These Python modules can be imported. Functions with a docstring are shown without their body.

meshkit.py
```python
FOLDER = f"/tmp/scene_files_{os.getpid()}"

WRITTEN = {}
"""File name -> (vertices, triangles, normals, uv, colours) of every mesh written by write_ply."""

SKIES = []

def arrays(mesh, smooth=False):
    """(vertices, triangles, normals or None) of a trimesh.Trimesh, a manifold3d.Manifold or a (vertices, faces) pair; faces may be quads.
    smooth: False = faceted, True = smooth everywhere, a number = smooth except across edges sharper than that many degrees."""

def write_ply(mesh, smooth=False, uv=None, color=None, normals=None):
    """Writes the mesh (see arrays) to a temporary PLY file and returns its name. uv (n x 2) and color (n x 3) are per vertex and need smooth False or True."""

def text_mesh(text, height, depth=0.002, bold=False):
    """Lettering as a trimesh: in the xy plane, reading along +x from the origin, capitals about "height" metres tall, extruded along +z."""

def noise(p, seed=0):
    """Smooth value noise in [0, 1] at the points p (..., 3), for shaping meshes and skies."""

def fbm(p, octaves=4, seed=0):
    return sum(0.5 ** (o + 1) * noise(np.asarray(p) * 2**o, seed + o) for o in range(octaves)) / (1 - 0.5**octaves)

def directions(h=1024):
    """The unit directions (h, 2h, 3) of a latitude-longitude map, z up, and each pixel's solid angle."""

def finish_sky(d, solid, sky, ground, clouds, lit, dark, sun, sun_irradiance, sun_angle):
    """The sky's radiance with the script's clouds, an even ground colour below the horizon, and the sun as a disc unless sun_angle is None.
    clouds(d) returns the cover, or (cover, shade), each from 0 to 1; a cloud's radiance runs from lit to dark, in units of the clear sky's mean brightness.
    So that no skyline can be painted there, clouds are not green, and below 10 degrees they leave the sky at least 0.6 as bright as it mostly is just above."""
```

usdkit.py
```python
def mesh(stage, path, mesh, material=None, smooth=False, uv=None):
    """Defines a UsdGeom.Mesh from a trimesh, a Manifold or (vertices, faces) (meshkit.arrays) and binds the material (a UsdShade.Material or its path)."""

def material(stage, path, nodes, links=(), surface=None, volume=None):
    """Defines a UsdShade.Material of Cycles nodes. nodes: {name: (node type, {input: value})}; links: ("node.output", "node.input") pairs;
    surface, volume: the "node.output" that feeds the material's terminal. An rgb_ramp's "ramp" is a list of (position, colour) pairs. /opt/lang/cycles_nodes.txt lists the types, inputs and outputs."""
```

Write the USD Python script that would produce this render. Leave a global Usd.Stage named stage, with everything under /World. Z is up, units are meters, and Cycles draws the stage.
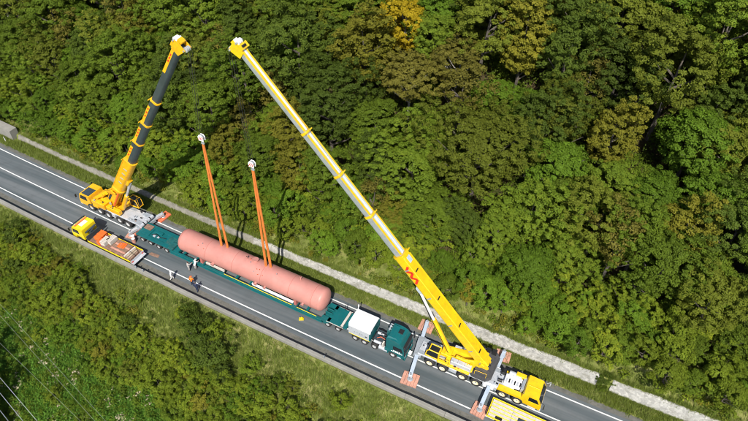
import math, numpy as np, trimesh, usdkit, meshkit
from manifold3d import Manifold
from pxr import Usd, UsdGeom, UsdLux, UsdShade, Sdf, Gf, Vt

stage = Usd.Stage.CreateInMemory()
UsdGeom.SetStageUpAxis(stage, UsdGeom.Tokens.z)
UsdGeom.SetStageMetersPerUnit(stage, 1.0)
UsdGeom.Xform.Define(stage, '/World')

# ------------------------------------------------------------------ camera, sky, sun, exposure
CAM = np.array([0.0, -38.903, 64.885])
FWD = np.array([-0.29428181, 0.65215996, -0.69863123])
RGT = np.array([0.89956974, 0.43588119, 0.02796508])
UPV = np.array([-0.32275792, 0.62023783, 0.71493521])
cam = UsdGeom.Camera.Define(stage, '/World/camera')
M4 = np.eye(4)
M4[0, :3], M4[1, :3], M4[2, :3], M4[3, :3] = RGT, UPV, -FWD, CAM
cam.AddTransformOp().Set(Gf.Matrix4d(*M4.ravel().tolist()))
cam.CreateHorizontalApertureAttr(36.0); cam.CreateVerticalApertureAttr(20.25)
cam.CreateFocalLengthAttr(36.0 * 587.06 / 748)
cam.CreateClippingRangeAttr(Gf.Vec2f(0.5, 4000))
cam.CreateExposureAttr(0.4)
SUN_EL, SUN_AZ = math.radians(49), math.atan2(0.36, -1.0)       # azimuth as atan2(x, y) towards the sun
SUND = np.array([math.sin(SUN_AZ) * math.cos(SUN_EL), math.cos(SUN_AZ) * math.cos(SUN_EL), math.sin(SUN_EL)])
sky_mat = usdkit.material(stage, '/World/Looks/sky_look', {
    's': ('sky_texture', {'sky_type': 'single_scattering', 'sun_disc': False, 'sun_elevation': SUN_EL, 'sun_rotation': SUN_AZ}),
    'b': ('background_shader', {'strength': 0.11})}, [('s.color', 'b.color')], surface='b.background')
dome = UsdLux.DomeLight.Define(stage, '/World/sky')
dome.CreateIntensityAttr(1.0)
UsdShade.MaterialBindingAPI.Apply(dome.GetPrim()).Bind(sky_mat)
dome.GetPrim().SetCustomDataByKey('kind', 'structure')
sun = UsdLux.DistantLight.Define(stage, '/World/sun')
sun.CreateIntensityAttr(1.2); sun.CreateAngleAttr(0.5); sun.CreateNormalizeAttr(True)
sun.CreateColorAttr(Gf.Vec3f(1.0, 0.95, 0.86))
zx = SUND; xx = np.cross([0, 0, 1.0], zx); xx /= np.linalg.norm(xx); yx = np.cross(zx, xx)
M4 = np.eye(4); M4[0, :3], M4[1, :3], M4[2, :3] = xx, yx, zx
sun.AddTransformOp().Set(Gf.Matrix4d(*M4.ravel().tolist()))

rng = np.random.default_rng(7)

# ------------------------------------------------------------------ helpers
used = {}
def numbered(parent, name):
    k = (parent, name); n = used.get(k, 0); used[k] = n + 1
    return name if n == 0 else f'{name}_{n:03d}'

def setdata(prim, **kw):
    for k, v in kw.items():
        if v: prim.SetCustomDataByKey(k, v)

def box_mesh(c, s, bev=0.0):
    c, s = np.asarray(c, float), np.asarray(s, float) / 2
    if bev <= 0:
        m = trimesh.creation.box(extents=2 * s); m.apply_translation(c); return m
    b = min(bev, s.min() * 0.8)
    pts = []
    for sx in (-1, 1):
        for sy in (-1, 1):
            for sz in (-1, 1):
                p = np.array([sx, sy, sz]) * s
                for k in range(3):
                    q = p.copy()
                    for j in range(3):
                        if j != k: q[j] -= np.sign(p[j]) * b
                    pts.append(q)
    return trimesh.convex.convex_hull(np.array(pts) + c)

class G:
    def __init__(self): self.m = []
    def add(self, m): self.m.append(m); return self
    def bx(self, x0, x1, y0, y1, z0, z1, bev=0.025):
        return self.add(box_mesh(((x0 + x1) / 2, (y0 + y1) / 2, (z0 + z1) / 2), (abs(x1 - x0), abs(y1 - y0), abs(z1 - z0)), bev))
    def obox(self, c, s, rz=0, ry=0, rx=0, bev=0.02):
        m = box_mesh((0, 0, 0), s, bev)
        m.apply_transform(trimesh.transformations.euler_matrix(rx, ry, rz)); m.apply_translation(c); return self.add(m)
    def cyl(self, p, q, r, n=14, r2=None):
        p, q = np.asarray(p, float), np.asarray(q, float); d = q - p; L = np.linalg.norm(d)
        if r2 is None: m = trimesh.creation.cylinder(radius=r, height=L, sections=n)
        else:
            m = trimesh.creation.revolve([(0, -L / 2), (r, -L / 2), (r2, L / 2), (0, L / 2)], sections=n)
        m.apply_transform(trimesh.geometry.align_vectors([0, 0, 1], d / L)); m.apply_translation((p + q) / 2); return self.add(m)
    def tube(self, pts, r, n=8):
        pts = np.asarray(pts, float)
        for a, b in zip(pts[:-1], pts[1:]): self.cyl(a, b, r, n)
        for p in pts[1:-1]:
            s = trimesh.creation.icosphere(1, r); s.apply_translation(p); self.add(s)
        return self
    def prism(self, prof, y0, y1, axis='y'):
        """a convex or concave profile (x, z) extruded along y (or profile (y, z) along x)"""
        from shapely.geometry import Polygon
        m = trimesh.creation.extrude_polygon(Polygon(prof), abs(y1 - y0), engine='earcut')
        v = m.vertices.copy()
        if axis == 'y': m.vertices = np.stack([v[:, 0], min(y0, y1) + v[:, 2], v[:, 1]], 1); m.invert()
        else: m.vertices = np.stack([min(y0, y1) + v[:, 2], v[:, 0], v[:, 1]], 1)
        return self.add(m)
    def hull(self, pts): return self.add(trimesh.convex.convex_hull(np.asarray(pts, float)))
    def mesh(self): return trimesh.util.concatenate(self.m) if len(self.m) > 1 else self.m[0]

class Thing:
    def __init__(self, name, label, cat, loc=(0, 0, 0), rotz=0, group=None, kind=None, parent='/World'):
        self.path = f'{parent}/{numbered(parent, name)}'
        x = UsdGeom.Xform.Define(stage, self.path)
        x.AddTranslateOp().Set(Gf.Vec3d(*map(float, loc)))
        if rotz: x.AddRotateZOp().Set(math.degrees(rotz))
        self.prim = x.GetPrim()
        setdata(self.prim, label=label, category=cat, group=group, kind=kind)
    def part(self, name, g, mat, label=None, smooth=32, parent=None):
        par = parent or self.path
        p = f'{par}/{numbered(par, name)}'
        m = usdkit.mesh(stage, p, g.mesh() if isinstance(g, G) else g, LOOK[mat], smooth=smooth)
        setdata(m.GetPrim(), label=label)
        return p
    def sub(self, name):
        p = f'{self.path}/{numbered(self.path, name)}'
        UsdGeom.Xform.Define(stage, p); return p

def single(name, g, mat, label=None, cat=None, group=None, kind=None, smooth=32):
    p = f'/World/{numbered("/World", name)}'
    m = usdkit.mesh(stage, p, g.mesh() if isinstance(g, G) else g, LOOK[mat], smooth=smooth)
    setdata(m.GetPrim(), label=label, category=cat, group=group, kind=kind)
    return m

# ------------------------------------------------------------------ materials
LOOK = {}
def paint(name, col, rough=0.24, var=0.15, scale=1.2, dirt=None, dirt_amt=0.35, metal=0.0, bump=0.0, bscale=30, coat=0.0, spec=0.5):
    """base colour broken up by a soft noise, with patches of dirt, and fine relief"""
    col = np.array(col, float)
    d = np.array(dirt if dirt is not None else col * 0.6, float)
    nodes = {'tc': ('texture_coordinate', {}),
             'n1': ('noise_texture', {'scale': scale, 'detail': 5.0, 'roughness': 0.6}),
             'r1': ('rgb_ramp', {'ramp': [(0.3, col * (1 - var)), (0.7, np.minimum(col * (1 + var), 0.95))]}),
             'n2': ('noise_texture', {'scale': scale * 3.1, 'detail': 6.0, 'roughness': 0.7}),
             'r2': ('rgb_ramp', {'ramp': [(0.5, (0, 0, 0)), (0.72, (dirt_amt,) * 3)]}),
             'mx': ('mix_color', {'b': d}),
             'p': ('principled_bsdf', {'roughness': rough, 'metallic': metal, 'coat_weight': coat, 'specular_ior_level': spec})}
    links = [('tc.object', 'n1.vector'), ('tc.object', 'n2.vector'), ('n1.fac', 'r1.fac'), ('n2.fac', 'r2.fac'),
             ('r1.color', 'mx.a'), ('r2.color', 'mx.fac'), ('mx.result', 'p.base_color')]
    if bump:
        nodes['nb'] = ('noise_texture', {'scale': bscale, 'detail': 4.0})
        nodes['bp'] = ('bump', {'strength': bump, 'distance': 0.05})
        links += [('tc.object', 'nb.vector'), ('nb.fac', 'bp.height'), ('bp.normal', 'p.normal')]
    LOOK[name] = usdkit.material(stage, f'/World/Looks/{name}', nodes, links, surface='p.BSDF')

paint('crane_yellow', (0.78, 0.475, 0.006), 0.4, 0.12, 0.9, (0.36, 0.22, 0.03), 0.45, coat=0.3)
paint('crane_orange', (0.80, 0.41, 0.006), 0.4, 0.12, 0.9, (0.30, 0.15, 0.03), 0.5, coat=0.3)
paint('truck_yellow', (0.82, 0.60, 0.01), 0.35, 0.06, 0.8, (0.45, 0.32, 0.05), 0.25, coat=0.4)
paint('steel_grey', (0.30, 0.33, 0.36), 0.45, 0.15, 1.5, (0.13, 0.12, 0.11), 0.5, metal=0.1)
paint('silver', (0.55, 0.57, 0.60), 0.35, 0.1, 1.5, (0.25, 0.24, 0.23), 0.4, metal=0.3)
paint('blue_grey', (0.50, 0.58, 0.68), 0.3, 0.1, 0.6, (0.22, 0.24, 0.26), 0.4, metal=0.2)
paint('slate', (0.035, 0.05, 0.06), 0.4, 0.2, 0.7, (0.10, 0.11, 0.11), 0.25)
paint('dark_weight', (0.055, 0.055, 0.058), 0.65, 0.2, 2.0, (0.12, 0.11, 0.10), 0.5, bump=0.2)
paint('black', (0.015, 0.015, 0.016), 0.5, 0.2)
paint('rubber', (0.022, 0.021, 0.021), 0.8, 0.25, 3.0, (0.07, 0.06, 0.05), 0.5)
paint('rim_silver', (0.55, 0.55, 0.54), 0.35, 0.15, 4.0, (0.2, 0.18, 0.15), 0.5, metal=0.4)
paint('rim_cream', (0.72, 0.64, 0.42), 0.4, 0.12, 4.0, (0.3, 0.24, 0.14), 0.5)
paint('white', (0.80, 0.80, 0.79), 0.45, 0.05, 1.2, (0.5, 0.48, 0.44), 0.3)
paint('tarp_white', (0.62, 0.62, 0.615), 0.55, 0.06, 1.0, (0.5, 0.48, 0.44), 0.4, bump=0.25, bscale=5)
paint('teal', (0.003, 0.10, 0.105), 0.38, 0.12, 1.0, (0.05, 0.13, 0.12), 0.35, coat=0.25)
paint('teal_deck', (0.006, 0.085, 0.085), 0.6, 0.25, 1.5, (0.10, 0.12, 0.10), 0.6)
paint('tank_pink', (0.47, 0.205, 0.172), 0.47, 0.12, 0.35, (0.36, 0.15, 0.12), 0.4, spec=0.35)
paint('tank_seam', (0.40, 0.13, 0.105), 0.5, 0.08, 1.0)
paint('sling_orange', (0.58, 0.17, 0.03), 0.75, 0.15, 1.0, (0.5, 0.12, 0.02), 0.5)
paint('mat_orange', (0.50, 0.25, 0.18), 0.8, 0.22, 2.0, (0.30, 0.17, 0.12), 0.6, bump=0.2)
paint('mat_red', (0.70, 0.15, 0.07), 0.7, 0.15, 2.0, (0.4, 0.1, 0.06), 0.4)
paint('load_orange', (0.80, 0.13, 0.02), 0.6, 0.12, 2.0)
paint('timber', (0.36, 0.28, 0.20), 0.8, 0.3, 2.5, (0.15, 0.11, 0.08), 0.6, bump=0.3)
paint('timber_pale', (0.50, 0.46, 0.41), 0.8, 0.15, 2.5, (0.34, 0.27, 0.2), 0.5, bump=0.2)
paint('timber_dark', (0.22, 0.13, 0.09), 0.8, 0.3, 2.5, (0.09, 0.06, 0.04), 0.6, bump=0.3)
paint('glass_dark', (0.012, 0.015, 0.018), 0.08, 0.1)
paint('logo_red', (0.62, 0.03, 0.015), 0.5, 0.05)
paint('concrete', (0.235, 0.225, 0.20), 0.85, 0.15, 0.7, (0.20, 0.19, 0.16), 0.6, bump=0.35, bscale=9)
paint('concrete_old', (0.24, 0.225, 0.19), 0.9, 0.25, 0.9, (0.10, 0.10, 0.06), 0.7, bump=0.5, bscale=7)
LOOK['rubble_stone'] = usdkit.material(stage, '/World/Looks/rubble_stone', {
    'g': ('geometry', {}), 'w': ('noise_texture', {'scale': 2.0, 'detail': 3.0}), 'wm': ('vector_math', {'math_type': 'multiply_add', 'vector2': (0.25, 0.25, 0.25)}),
    'v': ('voronoi_texture', {'scale': 3.4, 'feature': 'f1'}), 've': ('voronoi_texture', {'scale': 3.4, 'feature': 'distance_to_edge'}),
    'bw': ('rgb_to_bw', {}), 'r': ('rgb_ramp', {'ramp': [(0.1, (0.31, 0.305, 0.285)), (0.5, (0.41, 0.40, 0.375)), (0.9, (0.50, 0.485, 0.45))]}),
    'er': ('rgb_ramp', {'ramp': [(0.0, (0.4,) * 3), (0.05, (0, 0, 0))]}), 'm1': ('mix_color', {'b': (0.16, 0.15, 0.125)}),
    'n2': ('noise_texture', {'scale': 0.7, 'detail': 6.0, 'roughness': 0.7}), 'r2': ('rgb_ramp', {'ramp': [(0.5, (0, 0, 0)), (0.7, (0.6,) * 3)]}), 'm2': ('mix_color', {'b': (0.17, 0.165, 0.12)}),
    'bp': ('bump', {'strength': 0.45, 'distance': 0.08}), 'p': ('principled_bsdf', {'roughness': 0.9, 'specular_ior_level': 0.2})},
    [('g.position', 'w.vector'), ('w.color', 'wm.vector1'), ('g.position', 'wm.vector3'), ('wm.vector', 'v.vector'), ('wm.vector', 've.vector'), ('v.color', 'bw.color'), ('bw.val', 'r.fac'), ('ve.distance', 'er.fac'),
     ('r.color', 'm1.a'), ('er.color', 'm1.fac'), ('g.position', 'n2.vector'), ('n2.fac', 'r2.fac'), ('m1.result', 'm2.a'), ('r2.color', 'm2.fac'), ('m2.result', 'p.base_color'), ('ve.distance', 'bp.height'), ('bp.normal', 'p.normal')], surface='p.BSDF')
paint('line_white', (0.66, 0.66, 0.64), 0.7, 0.1, 2.0, (0.22, 0.22, 0.22), 0.6)
paint('cable', (0.55, 0.55, 0.56), 0.4, 0.05, 1.0, metal=0.5)
paint('bark', (0.10, 0.085, 0.07), 0.9, 0.3, 3.0, bump=0.5, bscale=10)
paint('bark_pale', (0.36, 0.34, 0.30), 0.85, 0.25, 2.0, (0.12, 0.11, 0.1), 0.6, bump=0.3)
paint('skin', (0.55, 0.32, 0.23), 0.6, 0.05)
paint('cloth_white', (0.70, 0.70, 0.68), 0.85, 0.08, 6)
paint('cloth_grey', (0.36, 0.34, 0.32), 0.85, 0.15, 6)
paint('cloth_orange', (0.85, 0.22, 0.02), 0.8, 0.1, 6)
paint('cloth_navy', (0.02, 0.03, 0.07), 0.85, 0.15, 6)
paint('hair', (0.05, 0.035, 0.025), 0.7, 0.2, 6)

def world_ground(name, ramp, scale, scale2, dark, dark_amt, rough=0.95, bump=0.5, bs=12, litter=False):
    nodes = {'g': ('geometry', {}), 'n1': ('noise_texture', {'scale': scale, 'detail': 7.0, 'roughness': 0.65}),
             'r1': ('rgb_ramp', {'ramp': ramp}), 'n2': ('noise_texture', {'scale': scale2, 'detail': 5.0, 'roughness': 0.7}),
             'r2': ('rgb_ramp', {'ramp': [(0.48, (0, 0, 0)), (0.66, (dark_amt,) * 3)]}), 'mx': ('mix_color', {'b': dark}),
             'nb': ('noise_texture', {'scale': bs, 'detail': 5.0}), 'bp': ('bump', {'strength': bump, 'distance': 0.1}),
             'p': ('principled_bsdf', {'roughness': rough, 'specular_ior_level': 0.2})}
    links = [('g.position', 'n1.vector'), ('n1.fac', 'r1.fac'), ('g.position', 'n2.vector'), ('n2.fac', 'r2.fac'), ('r1.color', 'mx.a'), ('r2.color', 'mx.fac'),
             ('g.position', 'nb.vector'), ('nb.fac', 'bp.height'), ('bp.normal', 'p.normal')]
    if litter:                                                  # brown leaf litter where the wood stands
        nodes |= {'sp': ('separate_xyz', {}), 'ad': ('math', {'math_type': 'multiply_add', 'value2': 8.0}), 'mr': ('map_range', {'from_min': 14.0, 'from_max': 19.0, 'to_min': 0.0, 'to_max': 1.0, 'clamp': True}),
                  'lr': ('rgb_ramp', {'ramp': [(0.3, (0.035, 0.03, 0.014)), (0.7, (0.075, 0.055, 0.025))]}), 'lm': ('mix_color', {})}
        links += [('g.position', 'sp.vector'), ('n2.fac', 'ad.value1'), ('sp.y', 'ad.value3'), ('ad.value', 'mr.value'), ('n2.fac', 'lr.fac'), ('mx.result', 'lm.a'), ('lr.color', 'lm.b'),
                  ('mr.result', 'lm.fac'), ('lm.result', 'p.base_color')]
    else: links += [('mx.result', 'p.base_color')]
    LOOK[name] = usdkit.material(stage, f'/World/Looks/{name}', nodes, links, surface='p.BSDF')
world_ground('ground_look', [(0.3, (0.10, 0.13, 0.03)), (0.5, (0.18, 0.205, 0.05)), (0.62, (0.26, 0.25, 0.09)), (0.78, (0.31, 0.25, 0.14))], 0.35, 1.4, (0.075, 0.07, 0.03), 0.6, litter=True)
world_ground('shoulder_look', [(0.3, (0.10, 0.10, 0.09)), (0.7, (0.165, 0.158, 0.14))], 0.8, 3.0, (0.08, 0.085, 0.06), 0.6, bump=0.4, bs=20)

# asphalt: wheel tracks run along the road, so the pattern is stretched along x
LOOK['asphalt'] = usdkit.material(stage, '/World/Looks/asphalt', {
    'g': ('geometry', {}), 'mp': ('mapping', {'scale': (0.03, 0.9, 1.0)}),
    'n1': ('noise_texture', {'scale': 1.0, 'detail': 5.0}), 'r1': ('rgb_ramp', {'ramp': [(0.36, (0.066, 0.083, 0.090)), (0.62, (0.132, 0.144, 0.150))]}),
    'n2': ('noise_texture', {'scale': 0.5, 'detail': 6.0, 'roughness': 0.7}), 'r2': ('rgb_ramp', {'ramp': [(0.5, (0, 0, 0)), (0.75, (0.4,) * 3)]}),
    'mx': ('mix_color', {'b': (0.06, 0.064, 0.066)}), 'nb': ('noise_texture', {'scale': 40.0, 'detail': 2.0}), 'bp': ('bump', {'strength': 0.2, 'distance': 0.02}),
    'p': ('principled_bsdf', {'roughness': 0.8, 'specular_ior_level': 0.3})},
    [('g.position', 'mp.vector'), ('mp.vector', 'n1.vector'), ('n1.fac', 'r1.fac'), ('g.position', 'n2.vector'), ('n2.fac', 'r2.fac'), ('r1.color', 'mx.a'),
     ('r2.color', 'mx.fac'), ('mx.result', 'p.base_color'), ('g.position', 'nb.vector'), ('nb.fac', 'bp.height'), ('bp.normal', 'p.normal')], surface='p.BSDF')

def foliage(name, col, col2, trans=0.22):
    """leaf colour: per-leaf and per-plant differences around two hues"""
    col, col2 = np.array(col, float), np.array(col2, float)
    LOOK[name] = usdkit.material(stage, f'/World/Looks/{name}', {
        'g': ('geometry', {}), 'o': ('object_info', {}), 'tc': ('texture_coordinate', {}),
        'n': ('noise_texture', {'scale': 0.9, 'detail': 4.0, 'roughness': 0.65}),
        'a': ('math', {'math_type': 'multiply_add', 'value2': 0.45}), 'b': ('math', {'math_type': 'multiply_add', 'value2': 0.45}),
        'c': ('math', {'math_type': 'multiply_add', 'value2': 1.1, 'value3': -0.52}),
        'r': ('rgb_ramp', {'ramp': [(0.0, col * 0.62), (0.4, col), (0.72, (col + col2) / 2), (1.0, col2)]}),
        'p': ('principled_bsdf', {'roughness': 0.6, 'specular_ior_level': 0.12}), 't': ('translucent_bsdf', {}), 'm': ('mix_closure', {'fac': trans})},
        [('tc.object', 'n.vector'), ('n.fac', 'c.value1'), ('g.random_per_island', 'a.value1'), ('c.value', 'a.value3'), ('o.random', 'b.value1'), ('a.value', 'b.value3'),
         ('b.value', 'r.fac'), ('r.color', 'p.base_color'), ('r.color', 't.color'), ('p.BSDF', 'm.closure1'), ('t.BSDF', 'm.closure2')], surface='m.closure')
foliage('leaf_dark', (0.072, 0.108, 0.013), (0.14, 0.178, 0.018))
foliage('leaf_mid', (0.115, 0.172, 0.014), (0.22, 0.255, 0.022))
foliage('leaf_bright', (0.11, 0.19, 0.014), (0.2, 0.27, 0.02))
foliage('leaf_olive', (0.14, 0.168, 0.017), (0.26, 0.25, 0.025))
foliage('leaf_ochre', (0.18, 0.175, 0.018), (0.31, 0.27, 0.024))
foliage('leaf_brown', (0.15, 0.138, 0.022), (0.24, 0.195, 0.03))
foliage('leaf_yellow', (0.46, 0.34, 0.014), (0.66, 0.5, 0.025))
foliage('leaf_shrub', (0.16, 0.215, 0.016), (0.4, 0.39, 0.026))
foliage('leaf_meadow', (0.1, 0.215, 0.024), (0.2, 0.31, 0.034))
foliage('blade', (0.215, 0.27, 0.055), (0.43, 0.42, 0.13))
foliage('flower', (0.55, 0.48, 0.32), (0.7, 0.62, 0.45), 0.2)

# ------------------------------------------------------------------ the ground
def yc(x): return 0.00028 * np.clip(x, -190, 90) ** 2
def wall_top(x): return np.interp(x, [-90, -50, -30, -5, 40], [0.75, 0.9, 1.2, 1.75, 1.95])
def hz(x, y):
    x, y = np.asarray(x, float), np.asarray(y, float)
    t = y - yc(x)
    p = np.stack([x, y, 0 * x], -1)
    big = meshkit.fbm(p / 14.0, 3, 3) - 0.5
    small = meshkit.fbm(p / 2.3, 3, 9) - 0.5
    dn = np.maximum(-t - 6.0, 0); up = np.maximum(t - 6.75, 0)
    low = 0.5 - 0.42 * np.minimum(dn, 34) - 0.16 * np.clip(dn - 34, 0, 120) + np.minimum(dn / 4, 1) * (1.6 * big + 0.35 * small)
    rise = wall_top(x) - 0.12 + 0.22 * np.minimum(up, 2.2) + 0.56 * np.clip(up - 2.2, 0, 85) + 0.1 * np.clip(up - 87, 0, 300) + np.minimum(up / 5, 1) * (2.2 * big + 0.5 * small)
    z = np.where(t > 6.75, rise, np.where(t < -5.8, low, -0.02 + 0.06 * small * ((t > 4.3) | (t < -4.2))))
    return z
far_pos = np.array([1.5, 4, 9, 18, 36, 75, 150, 320, 700, 1500])
xs = np.concatenate([(-165 - far_pos)[::-1], np.arange(-165, 60.1, 0.9), 60 + far_pos])
ts = np.concatenate([(-62 - far_pos)[::-1], np.arange(-62, -8.0, 0.9), np.arange(-8, -6.2, 0.45), [-6.15, -5.85, -5.65, -5, -4.2, -3, 0, 3, 4.25, 4.6, 5.0, 5.5, 6.0, 6.4, 6.70, 6.80],
                     np.arange(7.2, 12, 0.5), np.arange(12, 105, 1.1), 105 + far_pos])
X, T = np.meshgrid(xs, ts, indexing='ij'); Y = T + yc(X); Z = hz(X, Y)
nx, nt = X.shape
idx = np.arange(nx * nt).reshape(nx, nt)
quads = np.stack([idx[:-1, :-1], idx[1:, :-1], idx[1:, 1:], idx[:-1, 1:]], -1).reshape(-1, 4)
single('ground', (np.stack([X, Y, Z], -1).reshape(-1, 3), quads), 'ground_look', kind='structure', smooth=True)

def strip(t0, t1, z, x0=-165, x1=60, step=3.0, jit=0.0, seed=0):
    x = np.arange(x0, x1 + step, step); x[-1] = x1
    r = np.random.default_rng(seed)
    a = np.stack([x, yc(x) + t0 + jit * r.normal(size=len(x)), np.full(len(x), z)], 1)
    b = np.stack([x, yc(x) + t1 + jit * r.normal(size=len(x)), np.full(len(x), z)], 1)
    v = np.vstack([a, b]); n = len(x); i = np.arange(n - 1)
    return v, np.stack([i, i + 1, n + i + 1, n + i], 1)
single('shoulder', strip(-5.7, 4.45, 0.012, step=0.6, jit=0.06, seed=3), 'shoulder_look', kind='structure', smooth=False)
single('road', strip(-3.95, 3.75, 0.022), 'asphalt', kind='structure', smooth=False)
for t in (-3.25, 0.0, 3.25):
    single('road_marking', strip(t - 0.085, t + 0.085, 0.027), 'line_white', kind='structure', smooth=False)

# ------------------------------------------------------------------ walls along the road
def wall_run(T_, name, x0, x1, seg, prof, mat, gap=0.03, seed=1, rough=0.0):
    """one wall panel after another; prof(x) gives the closed outline in (t, z)"""
    n = max(1, int(round((x1 - x0) / seg))); r = np.random.default_rng(seed)
    for k in range(n):
        a, b = x0 + (x1 - x0) * k / n + gap / 2, x0 + (x1 - x0) * (k + 1) / n - gap / 2
        m = max(2, int((b - a) / 0.45)) if rough else 2
        xx_ = np.linspace(a, b, m); rings = []
        o = r.normal(size=2) * 0.012
        for x in xx_:
            q = np.array(prof(x), float) + o
            if rough:
                q3 = np.stack([np.full(len(q), x), q[:, 0], q[:, 1]], 1)
                q = q + rough * np.stack([meshkit.fbm(q3 * 1.7, 3, 4) - 0.5, meshkit.fbm(q3 * 1.7, 3, 8) - 0.5], 1)
            rings.append(np.stack([np.full(len(q), x), q[:, 0] + yc(x), q[:, 1]], 1))
        V = np.vstack(rings); c = len(rings[0]); F = []
        for i in range(m - 1):
            for j in range(c):
                F += [(i * c + j, i * c + (j + 1) % c, (i + 1) * c + (j + 1) % c), (i * c + j, (i + 1) * c + (j + 1) % c, (i + 1) * c + j)]
        for j in range(1, c - 1):
            F += [(0, j + 1, j), ((m - 1) * c, (m - 1) * c + j, (m - 1) * c + j + 1)]
        mesh = trimesh.Trimesh(V, np.array(F), process=False); mesh.fix_normals()
        T_.part(name, mesh, mat, smooth=25)

W = Thing('parapet_wall', 'long pale concrete parapet of jointed panels between the road and the lower grass slope', 'wall')
wall_run(W, 'panel', -150, 40, 5.0, lambda x: [(-6.0, -0.6), (-5.4, -0.6), (-5.42, 1.0), (-5.46, 1.05), (-5.84, 1.05), (-5.88, 1.0)], 'concrete', seed=5)
for x in (-51.3, -50.0, -21.0, 2.0):
    W.part('post', G().bx(x - 0.07, x + 0.07, yc(x) - 5.78, yc(x) - 5.64, 1.085, 1.55), 'steel_grey')
def rub(x):
    h = float(wall_top(x))
    n = 5
    face = [(6.42 + 0.32 * k / n, -0.3 + (h + 0.3) * k / n) for k in range(n + 1)]
    return face + [(6.95, h + 0.03), (7.15, h - 0.02), (7.15, -0.3)]
W2 = Thing('retaining_wall', 'long pale rubble stone retaining wall at the foot of the wooded hill, ending at the gap', 'wall')
wall_run(W2, 'wall_section', -90.5, -40.1, 6.3, rub, 'concrete_old', gap=0.01, seed=6, rough=0.26)
wall_run(W2, 'wall_section', -40.1, 10.1, 6.3, rub, 'rubble_stone', gap=0.01, seed=16, rough=0.24)
W3 = Thing('retaining_wall', 'pale rubble stone retaining wall beyond the overgrown gap, right of the yellow crane cab', 'wall')
wall_run(W3, 'wall_section', 11.7, 50, 6.3, rub, 'rubble_stone', gap=0.01, seed=7, rough=0.24)
def abut(x): return [(5.9, -0.3), (5.95, 1.9), (7.3, 1.95), (7.3, -0.3)]
W4 = Thing('concrete_wall', 'smooth higher concrete wall end at the far left of the road', 'wall')
wall_run(W4, 'wall_section', -150, -91.0, 8.0, abut, 'concrete', seed=8)
g = G().bx(-0.05, 0.05, -0.07, 0.07, 0, 1.0)
P_ = Thing('marker_post', 'slim white roadside marker post on the verge by the concrete wall end', 'marker post', (-92.0, yc(-92) + 5.1, 0), 0.1)
P_.part('post_body', g, 'white'); P_.part('black_band', G().bx(-0.055, 0.055, -0.075, 0.075, 0.72, 0.88), 'black')

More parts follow.
